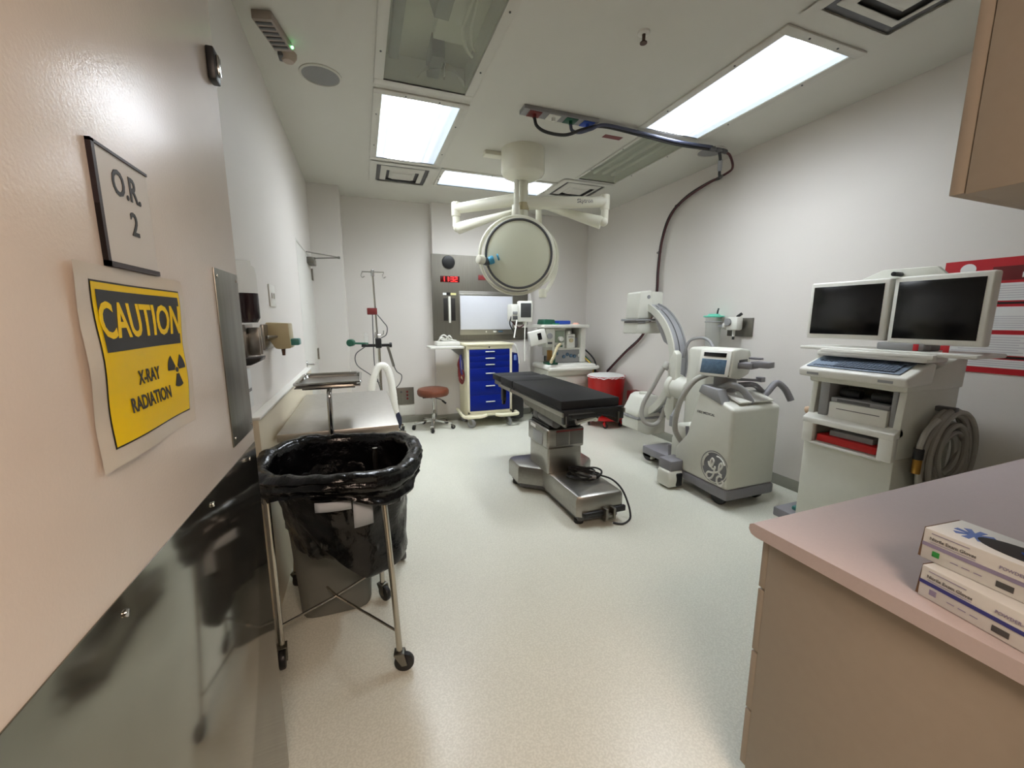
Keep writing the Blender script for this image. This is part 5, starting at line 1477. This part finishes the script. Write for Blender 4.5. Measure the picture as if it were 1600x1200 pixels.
t = tag(obj('red_binder', MB().box(wx - .01, 3.0, wy0 + .085, wy1 - .085, .7205, .765, .004), 'red'), 'red binder lying in the lower slot of the workstation', 'binder')
t = tag(obj('grey_case', MB().box(wx + .02, 2.98, wy0 + .12, wy1 - .14, .766, .80, .004), 'gray'), 'flat grey case lying on the red binder in the slot', 'case')
t = thing('coiled_cable', 'thick smoky grey cable coiled on the side of the workstation', 'cable', (3.12, 1.2, .75))
for k, (R0, dx, dz, mm) in enumerate(((.20, 0, 0, 'hose_c'), (.22, .01, -.02, 'hose_c'), (.185, -.01, .02, 'hose_c'), (.24, .02, -.05, 'hose_c'), (.21, .03, -.09, 'ghose'), (.17, .0, .03, 'ghose'), (.25, -.02, -.07, 'hose_c'), (.145, .01, -.02, 'hose_c'), (.12, .03, -.05, 'ghose'), (.23, .0, -.12, 'ghose'), (.165, .04, -.09, 'hose_c'))):
    pts = [(3.10 + dx + R0 * math.cos(2 * PI * i / 20) * .95, 1.225 - .013 * (k % 4), .77 + dz + R0 * 1.08 * math.sin(2 * PI * i / 20)) for i in range(20)]
    obj('loop', MB().tube(pts, .016, 10, True, 3), mm, t)
obj('cable_end', MB().tube([(2.95, 1.20, .95), (2.86, 1.20, .90), (2.82, 1.20, .83), (2.815, 1.20, .80)], .014, 10, sub=6), 'ghose', t)
obj('plug', MB().cyl((2.815, 1.20, .74), (2.815, 1.20, .80), .022, n=16, b=.003), 'black', t)
obj('plug_tip', MB().cyl((2.815, 1.20, .66), (2.815, 1.20, .74), .020, n=16, b=.002), 'brass', t)

# ================================================================== POSTER
t = thing('safety_poster', 'red emergency poster with white text boxes on the right wall behind the monitors', 'poster', (XR, 1.05, 1.5))
px0 = XR - .004
P0, P1 = .62, 1.512
obj('poster_sheet', MB().box(px0, XR - .0005, P0, P1, 1.18, 1.85), 'pred', t)
pb = MB()
for (a, b2, z0_, z1_) in ((.66, 1.44, 1.605, 1.705), (1.10, 1.44, 1.435, 1.57), (.66, 1.06, 1.515, 1.57), (.66, 1.06, 1.435, 1.50), (1.10, 1.44, 1.29, 1.41), (.66, 1.065, 1.29, 1.41), (1.02, 1.44, 1.215, 1.265), (.66, .98, 1.215, 1.265)):
    pb.box(px0 - .001, px0, a, b2, z0_, z1_)
obj('text_boxes', pb, 'paper', t)
pl = MB()
for (a, b2, z0_, z1_, n) in ((.68, 1.42, 1.615, 1.695, 6), (1.12, 1.42, 1.445, 1.52, 6), (.68, 1.04, 1.445, 1.495, 4), (.68, 1.04, 1.52, 1.565, 3), (1.12, 1.42, 1.30, 1.40, 7), (.68, 1.04, 1.30, 1.40, 7), (1.04, 1.42, 1.222, 1.26, 3)):
    for k in range(n):
        z = z0_ + (z1_ - z0_) * (k + .5) / n
        pl.box(px0 - .0015, px0 - .001, a + .02 * (k % 2), b2 - .03 * ((k * 7) % 3), z - .003, z + .003)
obj('print_lines', pl, mat('pale_print', (200, 197, 198), .6), t)
obj('header_lines', MB().box(px0 - .0015, px0 - .0005, 1.30, 1.42, 1.527, 1.54).box(px0 - .0015, px0 - .0005, .64, 1.45, 1.272, 1.284).box(px0 - .0015, px0 - .0005, .64, 1.45, 1.585, 1.597), 'ink', t)
obj('title_band', MB().box(px0 - .0008, px0, .64, 1.30, 1.72, 1.80), mat('dark_poster_red', (104, 24, 26), .4), t)
pt = MB()
pt.text('Emergency Therapy for', .034, (px0 - .0012, .95, 1.79), (0, -1, 0), (0, 0, 1), .0006)
pt.text('MALIGNANT HYPERTHERMIA', .040, (px0 - .0012, .92, 1.745), (0, -1, 0), (0, 0, 1), .0008)
obj('title', pt, 'paper', t)
n = 24
pe = MB().prism([(1.405 + .035 * math.cos(2 * PI * k / n), 1.795 + .035 * math.sin(2 * PI * k / n)) for k in range(n)], 'x', px0 - .0015, px0 - .0005)
obj('round_badge', pe, 'paper', t)

# ================================================================== COUNTER AND CABINETS
t = thing('base_cabinet', 'tan laminate base cabinet under the mauve counter at right', 'cabinet', (2.2, .45, 0))
obj('carcass', MB().box(1.065, 3.49, .13, .742, .09, .868, .002).box(1.065, 3.49, .13, .68, 0, .09, .001), 'cab', t)
for k, (a, b2) in enumerate(((.715, .862), (.505, .708), (.30, .498), (.095, .293))):
    dw = obj('drawer', MB().box(1.066, 1.66, .742, .762, a, b2, .002), 'cab', t)
    obj('handle', MB().tube([(1.30, .764, (a + b2) / 2), (1.30, .79, (a + b2) / 2), (1.42, .79, (a + b2) / 2), (1.42, .764, (a + b2) / 2)], .005, 8, sub=1), 'steel_d', dw)
for k in range(3):
    dw = obj('door', MB().box(1.667 + k * .606, 2.265 + k * .606, .742, .762, .095, .862, .002), 'cab', t)
    obj('handle', MB().tube([(1.74 + k * .606, .764, .68), (1.74 + k * .606, .79, .68), (1.74 + k * .606, .79, .80), (1.74 + k * .606, .764, .80)], .005, 8, sub=1), 'steel_d', dw)
ct = MB()
ct.prism([(.125, .872), (.768, .872), (.784, .876), (.792, .888), (.791, .902), (.780, .91), (.125, .91)], 'x', 1.042, 3.492)
t = tag(obj('countertop', ct, 'counter'), 'long mauve laminate countertop at the lower right', 'countertop')
t = thing('wall_cabinet', 'tan wall cabinet hanging above the counter at the upper right', 'cabinet', (2.2, .3, 1.72))
obj('carcass', MB().box(1.05, 3.45, .13, .445, 1.725, 2.62, .002), 'cab', t)
for k in range(4):
    dw = obj('door', MB().box(1.052 + k * .6, 1.648 + k * .6, .446, .468, 1.728, 2.616, .002), 'cab', t)
    obj('handle', MB().tube([(1.60 + k * .6, .469, 1.80), (1.60 + k * .6, .495, 1.80), (1.60 + k * .6, .495, 1.90), (1.60 + k * .6, .469, 1.90)], .005, 8, sub=1), 'steel_d', dw)

# ================================================================== GLOVE BOXES
def glove_box(loc, rz, label, band, chip, words, top):
    t = thing('glove_box', label, 'box', loc, rz, 'glove boxes on the counter')
    L, W, H = .245, .125, .070
    def o(name, mb, m, par):
        return obj(name, mb, m, par, world=False)
    o('carton', MB().box(.004, W, -L, 0, 0, H, .003), 'paper', t)
    o('end_flap', MB().prism([(.004, .003), (W - .002, .003), (W - .002, H - .002), (.012, H - .002)], 'y', -.001, .0035), 'card', t)
    x = .0038
    bd = MB().box(x - .0008, x, -L + .006, -.001, .031, .039)
    o('colour_band', bd, band, t)
    bd = MB().box(x - .001, x, -.032, -.020, .013, .025, .0003)
    o('size_mark', bd, chip, t)
    bd = MB().box(x - .001, x, -.142, -.118, .010, .022, .0003)
    o('code_mark', bd, 'dgray', t)
    tx = MB()
    tx.text(words[0], .0098, (x - .0006, -.012, .050), (0, -1, 0), (0, 0, 1), 0.0, 'LEFT', sx=.92)
    o('lettering', tx, 'inkg', t)
    tx = MB()
    tx.text('POWDER-FREE', .0092, (x - .0006, -.118, .050), (0, -1, 0), (0, 0, 1), 0.0, 'LEFT', sx=.92)
    for k in range(3):
        tx.box(x - .0007, x, -.062 - k * .018, -.05 - k * .018, .016, .0175)
    tx.box(x - .0007, x, -.075, -.014, .0615, .0628).box(x - .0007, x, -.085, -.014, .0425, .0432)
    o('lettering', tx, 'mauve_ink', t)
    if top:
        ov = [(.058 + .034 * math.cos(2 * PI * k / 28), -.135 + .075 * math.sin(2 * PI * k / 28)) for k in range(28)]
        o('opening', MB().prism(ov, 'z', H - .0006, H + .0008), 'ink', t)
        gl = MB()
        gl.grid(lambda u, v: (.045 + .02 * u, -.175 + .05 * v, H + .004 + .004 * math.sin(9 * u + 7 * v)), 10, 10)
        o('glove', gl, 'bluep', t)
        st = MB()
        for k in range(8):
            a = 2 * PI * k / 8
            c0, s0 = math.cos(a), math.sin(a)
            px, py = .062, -.052
            q = [(px + .010 * c0 - .004 * s0, py + .010 * s0 + .004 * c0), (px + .030 * c0 - .006 * s0, py + .030 * s0 + .006 * c0),
                 (px + .030 * c0 + .006 * s0, py + .030 * s0 - .006 * c0), (px + .010 * c0 + .004 * s0, py + .010 * s0 - .004 * c0)]
            st.prism(q, 'z', H - .0002, H + .0006)
        st.prism([(px + .012 * math.cos(2 * PI * k / 10), py + .012 * math.sin(2 * PI * k / 10)) for k in range(10)], 'z', H - .0002, H + .0006)
        o('starburst', st, 'lblue_ink', t)
    return t
glove_box((1.096, .434, .9105), math.radians(-9), 'lower glove box with dark blue band, lying directly on the counter', 'blue_ink', 'mauve_ink', ('Nitrile Exam Gloves', ''), False)
glove_box((1.126, .452, .981), math.radians(-5), 'upper glove box with pale mauve band and open top, on the other box', 'mauve_ink', 'green_ink', ('Nitrile Exam Gloves', ''), True)
